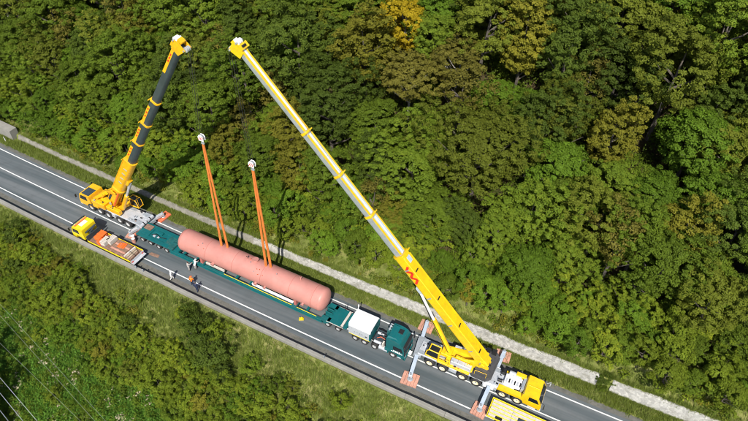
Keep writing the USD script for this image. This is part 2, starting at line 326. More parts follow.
# ------------------------------------------------------------------ wheels
def lathe_y(prof, n=22):
    """profile of (radius, y) turned about the y axis"""
    m = trimesh.creation.revolve([(r, y) for r, y in prof], sections=n)
    v = m.vertices.copy(); m.vertices = np.stack([v[:, 0], v[:, 2], -v[:, 1]], 1)
    return m
def wheel(T_, x, y, r, w, side, rim='rim_silver', n=20):
    """side -1: outer face towards -y"""
    s = T_.sub('wheel')
    h = w / 2; ri = r * 0.56
    ty = lathe_y([(ri, -h), (r * 0.9, -h), (r * 0.985, -h * 0.72), (r, -h * 0.4), (r, h * 0.4), (r * 0.985, h * 0.72), (r * 0.9, h), (ri, h)][::1], n)
    ty.apply_translation((x, y, r)); ty.fix_normals()
    T_.part('tyre', ty, 'rubber', parent=s, smooth=40)
    o = side
    prof = [(0.001, o * h * 0.55), (r * 0.16, o * h * 0.55), (r * 0.19, o * h * 0.30), (r * 0.38, o * h * 0.15), (r * 0.46, o * h * 0.8), (ri * 1.01, o * h * 0.93), (ri * 1.01, -o * h * 0.9), (0.001, -o * h * 0.9)]
    rm = lathe_y(prof, n); rm.apply_translation((x, y, r)); rm.fix_normals()
    T_.part('rim', rm, rim, parent=s, smooth=40)
    hub = lathe_y([(0.001, o * h * 0.75), (r * 0.13, o * h * 0.75), (r * 0.15, o * h * 0.5), (0.001, o * h * 0.5)], 10); hub.apply_translation((x, y, r)); hub.fix_normals()
    T_.part('hub', hub, 'steel_grey', parent=s)

# ------------------------------------------------------------------ mobile cranes (local frame: carrier faces +x, boom towards -x)
def frame_of(foot, tip):
    u = (tip - foot); L = np.linalg.norm(u); u = u / L
    v = np.cross([0, 0, 1.0], u); v /= np.linalg.norm(v)      # across
    w = np.cross(u, v)                                       # up out of the boom's top
    return u, v, w, L
def crane(c):
    T_ = Thing('mobile_crane', c['label'], 'mobile crane', c['loc'], c['rot'])
    Y_, hw = c['paint'], 1.36
    nose, rear = c['nose'], c['rear']
    ax = sorted(c['axles'])
    # carrier
    T_.part('chassis', G().bx(rear, nose - 0.5, -0.75, 0.75, 0.55, 1.35), 'black')
    dz = 1.55
    lo, hi = rear, c['cab_x'] - 2.6
    g = G().bx(lo, hi, -hw + 0.16, hw - 0.16, 1.40, dz, 0.03)
    T_.part('carrier_deck', g, 'silver')
    for k in range(int((hi - lo) / 1.3)):                     # chequer plates on the deck
        a = lo + 0.06 + k * 1.3
        for s in (-1, 1):
            T_.part('deck_plate', G().bx(a, a + 1.22, s * 0.66, s * 1.18, dz + 0.002, dz + 0.03, 0.008), 'steel_grey' if (k + s) % 3 else 'silver')
    for s in (-1, 1):
        for k, x in enumerate(ax):
            wheel(T_, x, s * (hw - 0.19), 0.70, 0.5, s, c['rim'])
        for a, b in zip(ax[:-1], ax[1:]):                     # lockers between the axles
            if b - a > 2.2:
                T_.part('side_locker', G().bx(a + 0.78, b - 0.78, s * (hw - 0.5), s * (hw - 0.02), 0.75, 1.38), 'silver')
        if c['style'] == 2:
            for x in (0.95, 1.85): T_.part('warning_plate', G().bx(x - 0.2, x + 0.2, s * (hw + 0.03), s * (hw + 0.09), 0.75, 1.5), 'white')
        T_.part('side_rail', G().bx(rear + 0.1, c['cab_x'] - 2.7, s * (hw - 0.17), s * (hw - 0.12), 1.32, 1.50, 0.01), 'silver')
    # outriggers: box across the carrier, sliding beams, jacks, feet
    for k, (x, yn, xn2, yf) in enumerate(c['outriggers']):
        T_.part('outrigger_box', G().obox(((x + xn2) / 2, 0, c['oz']), (0.95, 2 * hw + 0.12, 0.5), math.atan2(-(xn2 - x), yf - yn)), 'steel_grey')
        d = np.array([xn2 - x, yf - yn, 0.0]); L = np.linalg.norm(d); d /= L
        mid = np.array([(x + xn2) / 2, (yn + yf) / 2, c['oz']])
        for s, (px_, py_) in ((-1, (x, yn)), (1, (xn2, yf))):
            e = np.array([px_, py_, c['oz']]); i_ = mid + d * s * 0.9
            cc = (e + i_) / 2; rz = math.atan2(d[1], d[0])
            T_.part('outrigger_beam', G().obox(cc, (np.linalg.norm(e - i_) + 0.3, 0.46, 0.46), rz), c['beam'])
            j = G().cyl((px_, py_, 0.40), (px_, py_, c['oz'] + 0.42), 0.13).cyl((px_, py_, 0.28), (px_, py_, 0.6), 0.085)
            T_.part('outrigger_jack', j, 'steel_grey')
            T_.part('outrigger_foot', G().cyl((px_, py_, 0.275), (px_, py_, 0.36), 0.36, 16, 0.28), 'steel_grey')
    # carrier cab
    cx = c['cab_x']
    if c['style'] == 2:
        prof = [(cx - 1.55, 0.75), (nose - 0.05, 0.62), (nose, 1.25), (nose - 0.12, 1.75), (nose - 0.55, 2.62), (cx - 1.4, 2.72), (cx - 1.55, 2.4)]
        T_.part('carrier_cab', G().prism(prof, -hw, hw), Y_)
        T_.part('windscreen', G().hull([(nose - 0.085, y, 1.82) for y in (-1.2, 1.2)] + [(nose - 0.49, y, 2.55) for y in (-1.15, 1.15)] + [(nose - 0.15, y, 1.82) for y in (-1.2, 1.2)] + [(nose - 0.6, y, 2.55) for y in (-1.15, 1.15)]), 'glass_dark')
        for s in (-1, 1):
            T_.part('side_window', G().prism([(cx - 0.75, 1.7), (nose - 0.32, 1.7), (nose - 0.68, 2.45), (cx - 0.75, 2.45)], s * (hw - 0.05), s * (hw + 0.008)), 'glass_dark')
            T_.part('door', G().prism([(cx - 0.9, 0.85), (nose - 0.25, 0.85), (nose - 0.25, 1.62), (cx - 0.9, 1.62)], s * (hw - 0.05), s * (hw + 0.02)), Y_)
            T_.part('mirror', G().tube([(nose - 0.2, s * hw, 2.4), (nose + 0.25, s * (hw + 0.25), 2.5), (nose + 0.25, s * (hw + 0.3), 2.1)], 0.025).obox((nose + 0.25, s * (hw + 0.3), 2.0), (0.1, 0.24, 0.5)), 'silver' if s > 0 else 'black')
            T_.part('headlight', G().bx(nose - 0.06, nose + 0.015, s * 0.75, s * 1.2, 0.8, 1.0), 'silver')
        T_.part('roof_ridge', G().bx(cx - 1.2, nose - 0.7, -0.06, 0.06, 2.70, 2.76), Y_)
        T_.part('cab_step', G().bx(cx - 0.6, nose - 0.5, -hw - 0.03, -hw + 0.2, 0.45, 0.6), 'silver')
        T_.part('bumper', G().bx(nose - 0.25, nose + 0.06, -hw + 0.02, hw - 0.02, 0.42, 0.72), 'silver')
        # engine deck between cab and outrigger box
        for s in (-1, 1):
            T_.part('fender', G().prism([(2.35, 1.30), (2.5, 1.62), (cx - 1.55, 1.70), (cx - 1.55, 1.30)], s * (hw + 0.03), s * (hw - 0.62)), Y_)
        T_.part('engine_cover', G().bx(2.9, cx - 2.0, -0.55, 0.72, 1.55, 2.2, 0.06), 'white')
        T_.part('exhaust_silencer', G().cyl((3.2, 1.0, 2.1), (cx - 2.2, 1.0, 2.1), 0.27, 16), 'silver')
        for k in range(7):
            T_.part('louvre', G().obox((3.15 + 0.33 * k, -0.2, 2.225), (0.16, 0.6, 0.05)), 'black' if k % 2 else 'silver')
        T_.part('battery_box', G().bx(cx - 1.95, cx - 1.6, -0.7, 1.1, 1.55, 2.35), 'steel_grey')
        T_.part('yellow_beam', G().bx(cx - 2.9, cx - 1.7, 0.8, 1.33, 2.0, 2.45), Y_)
        T_.part('hose_reel', G().cyl((2.55, 0.6, 1.9), (2.55, 1.15, 1.9), 0.32).cyl((2.2, -0.4, 1.85), (2.75, -0.4, 1.85), 0.2), 'black')
    else:
        prof = [(cx - 1.45, 0.75), (nose - 0.05, 0.62), (nose, 1.35), (nose - 0.15, 1.8), (nose - 0.5, 2.75), (cx - 1.35, 2.8), (cx - 1.45, 2.4)]
        T_.part('carrier_cab', G().prism(prof, -hw, hw), Y_)
        T_.part('windscreen', G().hull([(nose - 0.10, y, 1.85) for y in (-1.2, 1.2)] + [(nose - 0.43, y, 2.68) for y in (-1.15, 1.15)] + [(nose - 0.2, y, 1.85) for y in (-1.2, 1.2)] + [(nose - 0.55, y, 2.68) for y in (-1.15, 1.15)]), 'glass_dark')
        T_.part('roof_hatch', G().bx(cx - 1.25, cx + 0.25, -0.35, 1.15, 2.76, 2.86), 'slate')
        for s in (-1, 1):
            T_.part('side_window', G().prism([(cx - 0.85, 1.75), (nose - 0.32, 1.75), (nose - 0.62, 2.6), (cx - 0.85, 2.6)], s * (hw - 0.05), s * (hw + 0.008)), 'glass_dark')
            T_.part('mirror', G().tube([(nose - 0.25, s * hw, 2.5), (nose + 0.2, s * (hw + 0.22), 2.5)], 0.025).obox((nose + 0.2, s * (hw + 0.25), 2.2), (0.1, 0.24, 0.55)), 'black')
        T_.part('bumper', G().bx(nose - 0.25, nose + 0.06, -hw + 0.02, hw - 0.02, 0.42, 0.72), 'silver')
        T_.part('engine_cover', G().bx(cx - 3.2, cx - 1.55, -1.2, 1.2, 1.5, 2.05, 0.06), 'steel_grey')
        for s in (-1, 1):
            T_.part('tool_rack', G().bx(-5.0, -3.95, s * 0.55, s * 1.25, 1.58, 1.75), 'steel_grey')
            T_.part('rear_cylinder', G().cyl((rear - 0.05, s * 0.12, 1.42), (rear - 0.05, s * 1.3, 1.42), 0.30, 18), 'silver')
            T_.part('cylinder_band', G().cyl((rear - 0.05, s * 0.55, 1.42), (rear - 0.05, s * 0.7, 1.42), 0.315, 18), 'black')
        T_.part('rear_light_bar', G().bx(rear - 0.1, rear - 0.02, -1.25, 1.25, 0.75, 0.95), 'mat_red')
    # superstructure
    foot, tip = np.array(c['foot'], float), np.array(c['tip'], float)
    sx = c['slew']
    T_.part('slew_ring', G().cyl((sx, 0, dz), (sx, 0, dz + 0.35), 1.05, 28), 'black')
    fx, fz = foot[0], foot[2]
    for s in (-1, 1):
        pr = [(sx - 1.7, dz + 0.36), (sx + 1.2, dz + 0.36), (fx + 0.5, fz - 0.5), (fx + 0.45, fz + 0.35), (fx - 0.1, fz + 0.42), (sx - 0.2, dz + 1.25), (sx - 1.7, dz + 0.95)]
        T_.part('boom_bracket', G().prism(pr, foot[1] + s * 0.72, foot[1] + s * 0.60), Y_)
        T_.part('pivot_cap', G().cyl((fx + 0.1, foot[1] + s * 0.70, fz), (fx + 0.1, foot[1] + s * 0.80, fz), 0.22), 'steel_grey')
    T_.part('turntable', G().bx(sx - 1.75, sx + 2.0, -1.1, 1.1, dz + 0.34, dz + 0.62, 0.04), Y_)
    for k, (x0, x1, y0, y1, z0, z1, m) in enumerate(c['boxes']):
        T_.part(['engine_housing', 'walkway', 'winch_cover', 'side_tank', 'hydraulic_box', 'ballast_frame'][k % 6], G().bx(x0, x1, y0, y1, z0, z1, 0.07), m)
    if c['style'] == 1:
        u_, v_, w_, L_ = frame_of(foot, tip)
        for s in (-1, 1):
            e = foot + u_ * 3.6 + v_ * s * 0.86
            q = [(fx + 3.6, foot[1] + s * 0.86, 2.5), (fx + 3.4, foot[1] + s * 0.86, 3.2)]
            T_.part('frame_arm', G().hull([np.array(p_) + [0, o_, 0] for p_ in q for o_ in (-0.1, 0.1)] + [e + w_ * d_ + np.array([0, o_, 0]) for d_ in (-0.15, 0.75) for o_ in (-0.1, 0.1)]), Y_)
            for t_ in (0.3, 0.62):
                m0 = np.array([fx + 3.5, foot[1] + s * 0.86, 2.85]) * (1 - t_) + (e + w_ * 0.3) * t_
                T_.part('frame_hole', G().obox(m0, (0.5, 0.215, 0.3), 0, 0.75), 'black')
        T_.part('frame_panel', G().hull([(fx + x_, foot[1] + y_, z_) for x_, z_ in ((3.4, 3.0), (1.2, 4.3)) for y_ in (-0.7, 0.7)] + [(fx + x_, foot[1] + y_, z_ - 0.2) for x_, z_ in ((3.4, 3.0), (1.2, 4.3)) for y_ in (-0.7, 0.7)]), Y_)
    for (x, y, z, r, l) in c['winches']:
        T_.part('winch_drum', G().cyl((x, y - l, z), (x, y + l, z), r, 18), 'slate')
        T_.part('winch_flange', G().cyl((x, y - l - 0.05, z), (x, y - l, z), r + 0.1, 18).cyl((x, y + l, z), (x, y + l + 0.05, z), r + 0.1, 18), Y_)
    for pts, m in c['weights']:
        T_.part('counterweight', G().hull(pts), m)
    for a in c.get('railing', []):
        T_.part('handrail', G().tube(a, 0.028, 6), Y_)
    rc = np.random.default_rng(3 + c['style'])
    def clutter(n, x0, x1, y0, y1, z, mats):
        for _ in range(n):
            x, y = rc.uniform(x0, x1), rc.uniform(y0, y1); a_, b_, h_ = rc.uniform(0.08, 0.3), rc.uniform(0.06, 0.22), rc.uniform(0.06, 0.28)
            T_.part('fitting', G().obox((x, y, z + h_ / 2), (a_, b_, h_), rc.uniform(-0.2, 0.2), bev=0.012), mats[rc.integers(len(mats))])
    for k, (x0, x1, y0, y1, z0, z1, m) in enumerate(c['boxes']):
        clutter(3, x0 + 0.15, x1 - 0.15, y0 + 0.1, y1 - 0.1, z1, ('black', 'steel_grey', Y_, 'dark_weight'))
        for q in (0.33, 0.67):                                  # dark panel gaps across the covers
            T_.part('panel_gap', G().bx(x0 + (x1 - x0) * q - 0.012, x0 + (x1 - x0) * q + 0.012, y0 + 0.03, y1 - 0.03, z1 - 0.01, z1 + 0.004, 0), 'black')
    if c['style'] == 2:
        clutter(9, 1.9, 2.8, -1.0, 1.0, dz + 0.03, ('black', 'steel_grey', 'white', 'black')); clutter(6, -7.6, -6.9, -1.0, 1.1, dz + 0.03, ('steel_grey', 'black', 'silver'))
        clutter(6, -0.6, 1.0, -0.9, 2.2, 2.72, ('black', 'dark_weight', 'steel_grey'))
        T_.part('foot_opening', G().obox(foot + np.array([-0.35, 0, 0.78]), (0.6, 0.72, 0.12), 0, 0.75), 'black')
        for s in (-1, 1): T_.part('foot_bracket', G().obox(foot + np.array([0.25, s * 0.9, 0.1]), (0.5, 0.25, 0.5), 0, 0.4), Y_)
    else:
        clutter(10, -4.6, -2.9, -1.1, 1.1, dz + 0.03, ('black', 'steel_grey', 'silver', 'timber_dark'))
        clutter(7, 2.2, 4.0, -1.2, 1.2, 2.76, ('black', Y_, 'slate'))
    # operator's cab
    ox, oy, oz = c['cab']
    cabp = T_.sub('operator_cab')
    tilt = 0.12
    T_.part('cab_floor', G().obox((ox, oy, oz - 0.72), (1.75, 1.0, 0.16), 0, tilt), Y_, parent=cabp)
    T_.part('cab_glass', G().obox((ox, oy, oz), (1.55, 0.86, 1.3), 0, tilt, bev=0.06), 'glass_dark', parent=cabp)
    for s in (-1, 1):
        fr = [(ox - 0.85, oy + s * 0.46, oz - 0.65), (ox - 0.70, oy + s * 0.46, oz + 0.35), (ox - 0.45, oy + s * 0.46, oz + 0.72), (ox + 0.8, oy + s * 0.46, oz + 0.68), (ox + 0.8, oy + s * 0.46, oz - 0.65), (ox - 0.85, oy + s * 0.46, oz - 0.65)]
        T_.part('cab_frame', G().tube(fr, 0.075, 6), Y_, parent=cabp)
    T_.part('cab_frame', G().tube([(ox - 0.45, oy - 0.46, oz + 0.72), (ox - 0.45, oy + 0.46, oz + 0.72)], 0.07, 6).tube([(ox + 0.8, oy - 0.46, oz + 0.68), (ox + 0.8, oy + 0.46, oz + 0.68)], 0.07, 6), Y_, parent=cabp)
    # luffing cylinder
    u, v, w, L = frame_of(foot, tip)
    a = np.array([c['luff'][0], foot[1], c['luff'][1]]); b = foot + u * c['luff'][2] - w * 1.1
    m_ = a + (b - a) * 0.52
    T_.part('luffing_cylinder', G().cyl(a, m_, 0.33, 18), Y_)
    T_.part('cylinder_rod', G().cyl(m_, b, 0.17, 14), 'white' if c['style'] == 2 else 'silver')
    T_.part('cylinder_hose', G().tube([a + v * 0.32 * c['hs'], m_ + v * 0.34 * c['hs'], b + v * 0.3 * c['hs']], 0.05, 6), 'black')
    T_.part('cylinder_bracket', G().hull([b + v * s * 0.4 + u * e for s in (-1, 1) for e in (-0.35, 0.35)] + [b + w * 0.55 + v * s * 0.4 + u * e for s in (-1, 1) for e in (-0.8, 0.8)]), 'blue_grey' if c['style'] == 2 else Y_)
    # the boom
    def slab(l0, l1, v0, v1, w0, w1):
        return trimesh.convex.convex_hull(np.array([foot + u * l + v * a_ + w * b_ for l in (l0, l1) for a_ in (v0, v1) for b_ in (w0, w1)]))
    def rounded(l0, l1, hv, hw_, ch):
        """boom section: flat top, rounded belly"""
        pr = [(-hv, hw_ - ch), (-hv + ch, hw_), (hv - ch, hw_), (hv, hw_ - ch), (hv, -hw_ * 0.35)]
        pr += [(hv * math.cos(t_), -hw_ * 0.35 - hw_ * 0.65 * math.sin(t_)) for t_ in np.linspace(0.35, math.pi - 0.35, 7)] + [(-hv, -hw_ * 0.35)]
        return trimesh.convex.convex_hull(np.array([foot + u * l + v * a_ + w * b_ for l in (l0, l1) for a_, b_ in pr]))
    l0 = -0.6
    if c['style'] == 1:
        T_.part('boom_foot', rounded(-0.6, 4.4, 0.46, 0.52, 0.1), Y_, smooth=30)
        T_.part('boom_ring', rounded(4.2, 4.6, 0.78, 0.92, 0.14), Y_, smooth=30)
        for s in (-1, 1): T_.part('foot_tube', G().cyl(foot + v * s * 0.62 - w * 0.5, foot + u * 4.3 + v * s * 0.55 - w * 0.35, 0.14), 'load_orange' if s == c['near'] else Y_)
        l0 = 4.3
    for k, (frac, hv, hh) in enumerate(c['sections']):
        l1 = frac * L
        start = l0 - (0.0 if k == 0 else 0.25)
        T_.part('boom_section', rounded(start, l1, hv, hh, 0.12), Y_ if k == 0 else c['tele'], smooth=30)
        if k < len(c['sections']) - 1:                         # collar at the section's mouth
            T_.part('boom_collar', G().add(rounded(l1 - 0.22, l1 + 0.05, hv + 0.055, hh + 0.055, 0.13)), Y_)
            T_.part('collar_lug', G().add(slab(l1 - 0.16, l1 - 0.04, -hv - 0.26, hv + 0.26, hh + 0.02, hh + 0.10)), Y_)
        if k == 0:
            for l in np.linspace(l0 + 2.2, l1 - 2.5, 4):       # little rope and hose brackets
                T_.part('hose_bracket', G().add(slab(l, l + 0.10, -hv * 0.1, -hv * 0.1 + 0.62, hh - 0.02, hh + 0.10)), 'black')
                T_.part('side_bracket', G().add(slab(l + 0.5, l + 0.62, c['near'] * hv, c['near'] * (hv + 0.07), -0.3, 0.25)), 'steel_grey')
            T_.part('boom_ridge', G().add(slab(0.3, l1 - 0.5, -hv + 0.03, -hv + 0.14, hh - 0.03, hh + 0.045)).add(slab(0.3, l1 - 0.5, hv - 0.14, hv - 0.03, hh - 0.03, hh + 0.045)), Y_)
            T_.part('top_hatch', G().add(slab(l1 - 1.3, l1 - 0.5, -0.3, 0.3, hh - 0.02, hh + 0.03)), 'blue_grey')
        else:
            a_, b_ = l0 + 0.12, l1 - 0.36
            if c['style'] == 2:
                for s in (-1, 1):
                    T_.part('guide_rail', G().add(slab(a_, b_, s * (hv - 0.17), s * (hv + 0.012), hh - 0.10, hh + 0.03)), Y_)
                T_.part('top_plate', G().add(slab(a_, b_, -hv + 0.18, hv - 0.18, hh - 0.05, hh + 0.014)), 'blue_grey')
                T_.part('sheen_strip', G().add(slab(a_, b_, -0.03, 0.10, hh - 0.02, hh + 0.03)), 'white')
            else:
                n_ = c['near']
                y_len = (b_ - a_) * (0.8 if k < 4 else 0.0)
                if y_len: T_.part('side_band', G().add(slab(a_, a_ + y_len, n_ * (hv - 0.05), n_ * (hv + 0.014), hh * 0.34, hh * 0.95)), Y_)
                if k == 4: T_.part('side_band', G().add(slab(b_ - 4.5, b_, n_ * (hv - 0.05), n_ * (hv + 0.014), hh * 0.25, hh * 0.95)), Y_)
                for q in range(3):                            # small red lettering blocks along the yellow band
                    e = a_ + (b_ - a_) * (0.3 + 0.17 * q) if k < 4 else b_ - 2.6 + 0.5 * q
                    T_.part('red_mark', G().add(slab(e, e + 0.30, n_ * (hv + 0.0), n_ * (hv + 0.022), hh * 0.45, hh * 0.80)), 'logo_red')
        l0 = l1
    hv, hh = c['sections'][-1][1], c['sections'][-1][2]
    h0 = L - 1.0
    for s in (-1, 1):
        pts = [foot + u * l + w * b_ for l, b_ in ((h0 + 0.2, hh), (L + 0.35, hh + 0.15), (L + 0.55, 0.1), (L + 0.3, -hh - 0.5), (h0, -hh))]
        T_.part('head_plate', G().hull([p + v * (s * (hv + 0.06) + e) for p in pts for e in (-0.04, 0.04)]), Y_)
    for q, (l, b_) in enumerate(((L + 0.3, hh + 0.1), (L + 0.2, -hh - 0.35))):
        for s in (-0.22, 0.0, 0.22):
            p = foot + u * l + w * b_
            T_.part('sheave', G().cyl(p + v * (s - 0.05), p + v * (s + 0.05), 0.28, 18), 'white' if q == 0 else 'silver')
        T_.part('sheave_pin', G().cyl(p - v * (hv + 0.2), p + v * (hv + 0.2), 0.09), 'steel_grey')
    T_.part('head_box', G().add(slab(L - 0.55, L + 0.05, -hv - 0.35 if c['style'] == 2 else -hv - 0.1, hv + (0.1 if c['style'] == 2 else 0.35), hh + 0.05, hh + 0.25)), Y_)
    T_.part('head_winch', G().cyl(foot + u * (L - 0.25) + w * (hh + 0.3) - v * 0.25, foot + u * (L - 0.25) + w * (hh + 0.3) + v * 0.25, 0.12), 'black')
    T_.part('head_fender', G().add(slab(L + 0.42, L + 0.72, -hv * 0.8, hv * 0.8, -hh * 0.5, hh * 0.6)), Y_)
    T_.part('head_sign', G().add(slab(L + 0.3, L + 0.74, -hv * 0.7, hv * 0.7, hh * 0.62, hh * 0.95)), 'white')
    # hoist rope falls to the hook
    hk = np.array(c['hook'], float)
    tp = foot + u * (L + 0.35) - w * (hh + 0.6)
    for s in (-0.2, 0.2):
        for e in (-0.16, 0.16):
            T_.part('hoist_rope', G().cyl(tp + v * s + np.array([e, 0, 0]), hk + v * s * 0.8 + np.array([e * 0.8, 0, 0.5]), 0.017, 6), 'rubber')
    rp = foot + u * (L + 0.45) + w * (hh + 0.66)
    T_.part('hoist_rope', G().cyl(np.array(c['winches'][0][:3]) + np.array([0, 0, c['winches'][0][3]]), rp, 0.013, 6), 'black')
    # red zigzag emblem on the base section and a small one low down
    if c['style'] == 2:
        hv, hh = c['sections'][0][1], c['sections'][0][2]; l1 = c['sections'][0][0] * L
        n_ = c['near']
        def bar(p0, p1, wd):
            (a0, b0), (a1, b1) = p0, p1
            d_ = np.array([a1 - a0, b1 - b0]); d_ /= np.linalg.norm(d_); nrm = np.array([-d_[1], d_[0]]) * wd / 2
            return trimesh.convex.convex_hull(np.array([foot + u * (x_ + nrm[0] * q) + w * (y_ + nrm[1] * q) + v * n_ * (hv + e) for x_, y_ in (p0, p1) for q in (-1, 1) for e in (-0.01, 0.02)]))
        e0 = l1 - 1.5
        zz = [(e0, 0.42), (e0 - 0.55, -0.25), (e0 - 0.95, 0.42), (e0 - 1.5, -0.25), (e0 - 1.95, 0.42), (e0 - 2.5, -0.25)]
        g = G()
        for p0, p1 in zip(zz[:-1], zz[1:]): g.add(bar(p0, p1, 0.30))
        T_.part('red_emblem', g, 'logo_red', 'red zigzag emblem near the mouth of the boom base')
        x0, x1, y0, y1, z0, z1, _m = c['boxes'][1]
        g = G()
        for k in range(3): g.obox((-3.2 + 0.28 * k, (y0 + y1) / 2, z1 + 0.006), (0.34, 0.07, 0.012), 0.9 if k % 2 else -0.9, bev=0)
        T_.part('red_emblem', g, 'logo_red')
    return T_

C2 = np.array([-3.0, 1.22, 0.0])
def l2(x, y, z): return (x - C2[0], y - C2[1], z)
crane(dict(label='yellow six-axle mobile crane with long boom striped blue-grey, parked with its cab to the right', loc=C2, rot=0.0, paint='crane_yellow', rim='rim_cream', beam='blue_grey',
    nose=7.75, rear=-7.9, oz=1.08, cab_x=6.9, axles=[-6.15, -4.46, -1.9, -0.15, 3.19, 5.0], style=2, near=1, hs=1,
    outriggers=[(-7.5, -4.2, -8.6, 3.85), (1.4, -4.2, 1.75, 4.1)],
    foot=(-0.3, 0.25, 3.5), tip=(-30.05, 0.28, 36.7), slew=-2.6, cab=(-6.05, -0.75, 2.55), luff=(-4.4, 2.5, 12.2), hook=(-30.33, 0.0, 22.4),
    sections=[(0.39, 0.66, 0.78), (0.52, 0.47, 0.56), (0.645, 0.43, 0.50), (0.77, 0.385, 0.45), (1.0, 0.34, 0.40)], tele='steel_grey',
    boxes=[(-3.7, -1.1, -1.2, -0.55, 1.95, 2.75, 'silver'), (-5.3, -1.15, -1.42, -0.95, 1.6, 1.95, 'crane_yellow'), (-5.2, -3.9, -0.5, 1.0, 1.95, 2.5, 'crane_yellow'),
           (-3.9, -1.3, 0.95, 1.42, 1.9, 2.6, 'silver'), (-3.3, -1.5, -0.5, -0.15, 2.3, 2.95, 'crane_yellow')],
    winches=[(-0.75, 0.1, 3.0, 0.38, 0.45), (0.35, 0.1, 3.1, 0.36, 0.45)],
    weights=[([(x, y, z) for x, y in ((-0.9, -1.4), (0.9, -1.4), (1.45, -0.8), (1.6, 2.2), (1.1, 2.8), (-0.9, 2.8)) for z in (1.75, 2.25)], 'dark_weight'),
             ([(x, y, z) for x, y in ((-0.7, -1.2), (0.8, -1.2), (1.3, -0.7), (1.45, 2.0), (1.0, 2.5), (-0.8, 2.5)) for z in (2.262, 2.72)], 'dark_weight'),
             ([(x, y, z) for x, y in ((-1.0, 1.15), (0.2, 1.15), (0.2, 1.5), (-1.0, 1.5)) for z in (2.73, 3.1)], 'black')] +
            [([(x + a_, y + b_, z) for a_ in (-0.28, 0.28) for b_ in (-0.25, 0.25) for z in (2.73, h_)], 'black') for x, y, h_ in ((-1.6, 1.9, 3.0), (-0.8, 2.15, 3.25), (0.0, 2.3, 2.95), (0.75, 2.2, 3.3))],
    railing=[[(-0.6, -1.25, 2.3), (-0.6, -1.25, 3.1), (0.8, -1.2, 3.1), (0.8, -1.2, 2.3)], [(-5.2, -1.4, 1.95), (-5.2, -1.4, 2.8), (-3.8, -1.4, 2.8), (-3.8, -1.4, 1.95)]]))

C1 = np.array([-61.0, 2.72, 0.0])
R1 = math.pi - 0.035
def to1(x, y, z):
    dx, dy = x - C1[0], y - C1[1]; c_, s_ = math.cos(-R1), math.sin(-R1)
    return (c_ * dx - s_ * dy, s_ * dx + c_ * dy, z)
_p1n, _p1f = to1(-57.1, 0.05, 0), to1(-55.45, 5.3, 0)
_q1n, _q1f = to1(-63.0, 0.6, 0), to1(-62.8, 5.2, 0)
crane(dict(label='orange-yellow mobile crane with dark telescopic boom, parked with its cab to the left', loc=C1, rot=R1, paint='crane_orange', rim='rim_silver', beam='silver',
    nose=7.3, rear=-5.0, oz=0.72, cab_x=6.3, axles=[5.0, 3.2, 1.5, -0.8, -2.45], style=1, near=-1, hs=1,
    outriggers=[(_p1f[0], _p1f[1], _p1n[0], _p1n[1])],
    foot=to1(-61.4, 2.5, 3.3), tip=to1(-40.75, 1.9, 34.7), slew=0.9, cab=(-1.9, -1.55, 2.75), luff=(-0.9, 2.3, 7.6), hook=to1(-40.7, 1.92, 23.0),
    sections=[(0.34, 0.68, 0.82), (0.475, 0.54, 0.66), (0.595, 0.50, 0.61), (0.725, 0.455, 0.56), (1.0, 0.40, 0.50)], tele='slate',
    boxes=[(1.6, 4.2, -1.45, 1.5, 1.75, 2.75, 'crane_orange'), (-1.2, 1.4, 0.72, 1.35, 1.75, 2.6, 'crane_orange'), (1.2, 3.4, -0.9, 0.5, 2.74, 3.15, 'crane_orange'),
           (-0.9, 1.2, -1.35, -0.75, 1.75, 2.4, 'crane_orange'), (3.3, 4.35, -1.0, 1.0, 2.0, 2.5, 'crane_orange')],
    winches=[(1.6, 0.0, 3.2, 0.4, 0.5), (2.9, 0.0, 3.1, 0.36, 0.5)],
    weights=[([(x, y, z) for x, y in ((3.0, -1.5), (4.1, -1.4), (4.5, -0.8), (4.5, 0.8), (4.1, 1.55), (3.0, 1.6)) for z in (1.5, 1.95)], 'crane_orange')],
    railing=[[(-2.7, -1.3, 2.0), (-2.7, -1.3, 3.5), (-1.6, -2.05, 3.5), (-1.6, -2.05, 2.0)], [(2.0, 1.3, 2.7), (2.0, 1.3, 3.3), (3.6, 1.3, 3.3), (3.6, 1.3, 2.7)]]))

# ------------------------------------------------------------------ hook blocks, slings
def hook_block(x, y, z, label):
    T_ = Thing('hook_block', label, 'hook block', (x, y, z)); UsdGeom.Xformable(T_.prim).AddScaleOp().Set(Gf.Vec3f(0.78, 0.78, 0.78))
    T_.part('cheek_plate', G().prism([(-0.45, -0.3), (0.45, -0.3), (0.5, 0.4), (0.25, 0.75), (-0.25, 0.75), (-0.5, 0.4)], -0.26, -0.2), 'white')
    T_.part('cheek_plate', G().prism([(-0.45, -0.3), (0.45, -0.3), (0.5, 0.4), (0.25, 0.75), (-0.25, 0.75), (-0.5, 0.4)], 0.2, 0.26), 'white')
    for s in (-0.1, 0.1): T_.part('sheave', G().cyl((0, s - 0.05, 0.25), (0, s + 0.05, 0.25), 0.42, 18), 'steel_grey')
    for k in range(3): T_.part('warning_stripe', G().obox((-0.26 + 0.27 * k, -0.265, 0.15), (0.1, 0.012, 0.75), 0, 0.5, bev=0), 'logo_red')
    a = np.linspace(-0.5 * math.pi, 1.1 * math.pi, 9)
    T_.part('hook', G().tube([(0, 0, -0.3), (0, 0, -0.5)] + [(0.26 * math.sin(t), 0, -0.8 - 0.26 * math.cos(t + math.pi)) for t in np.linspace(0, 1.5 * math.pi, 9)], 0.085), 'steel_grey')
hook_block(-40.66, 1.93, 22.75, 'white hook block over the left end of the pink tank')
hook_block(-33.33, 1.25, 22.15, 'white hook block over the middle of the pink tank')

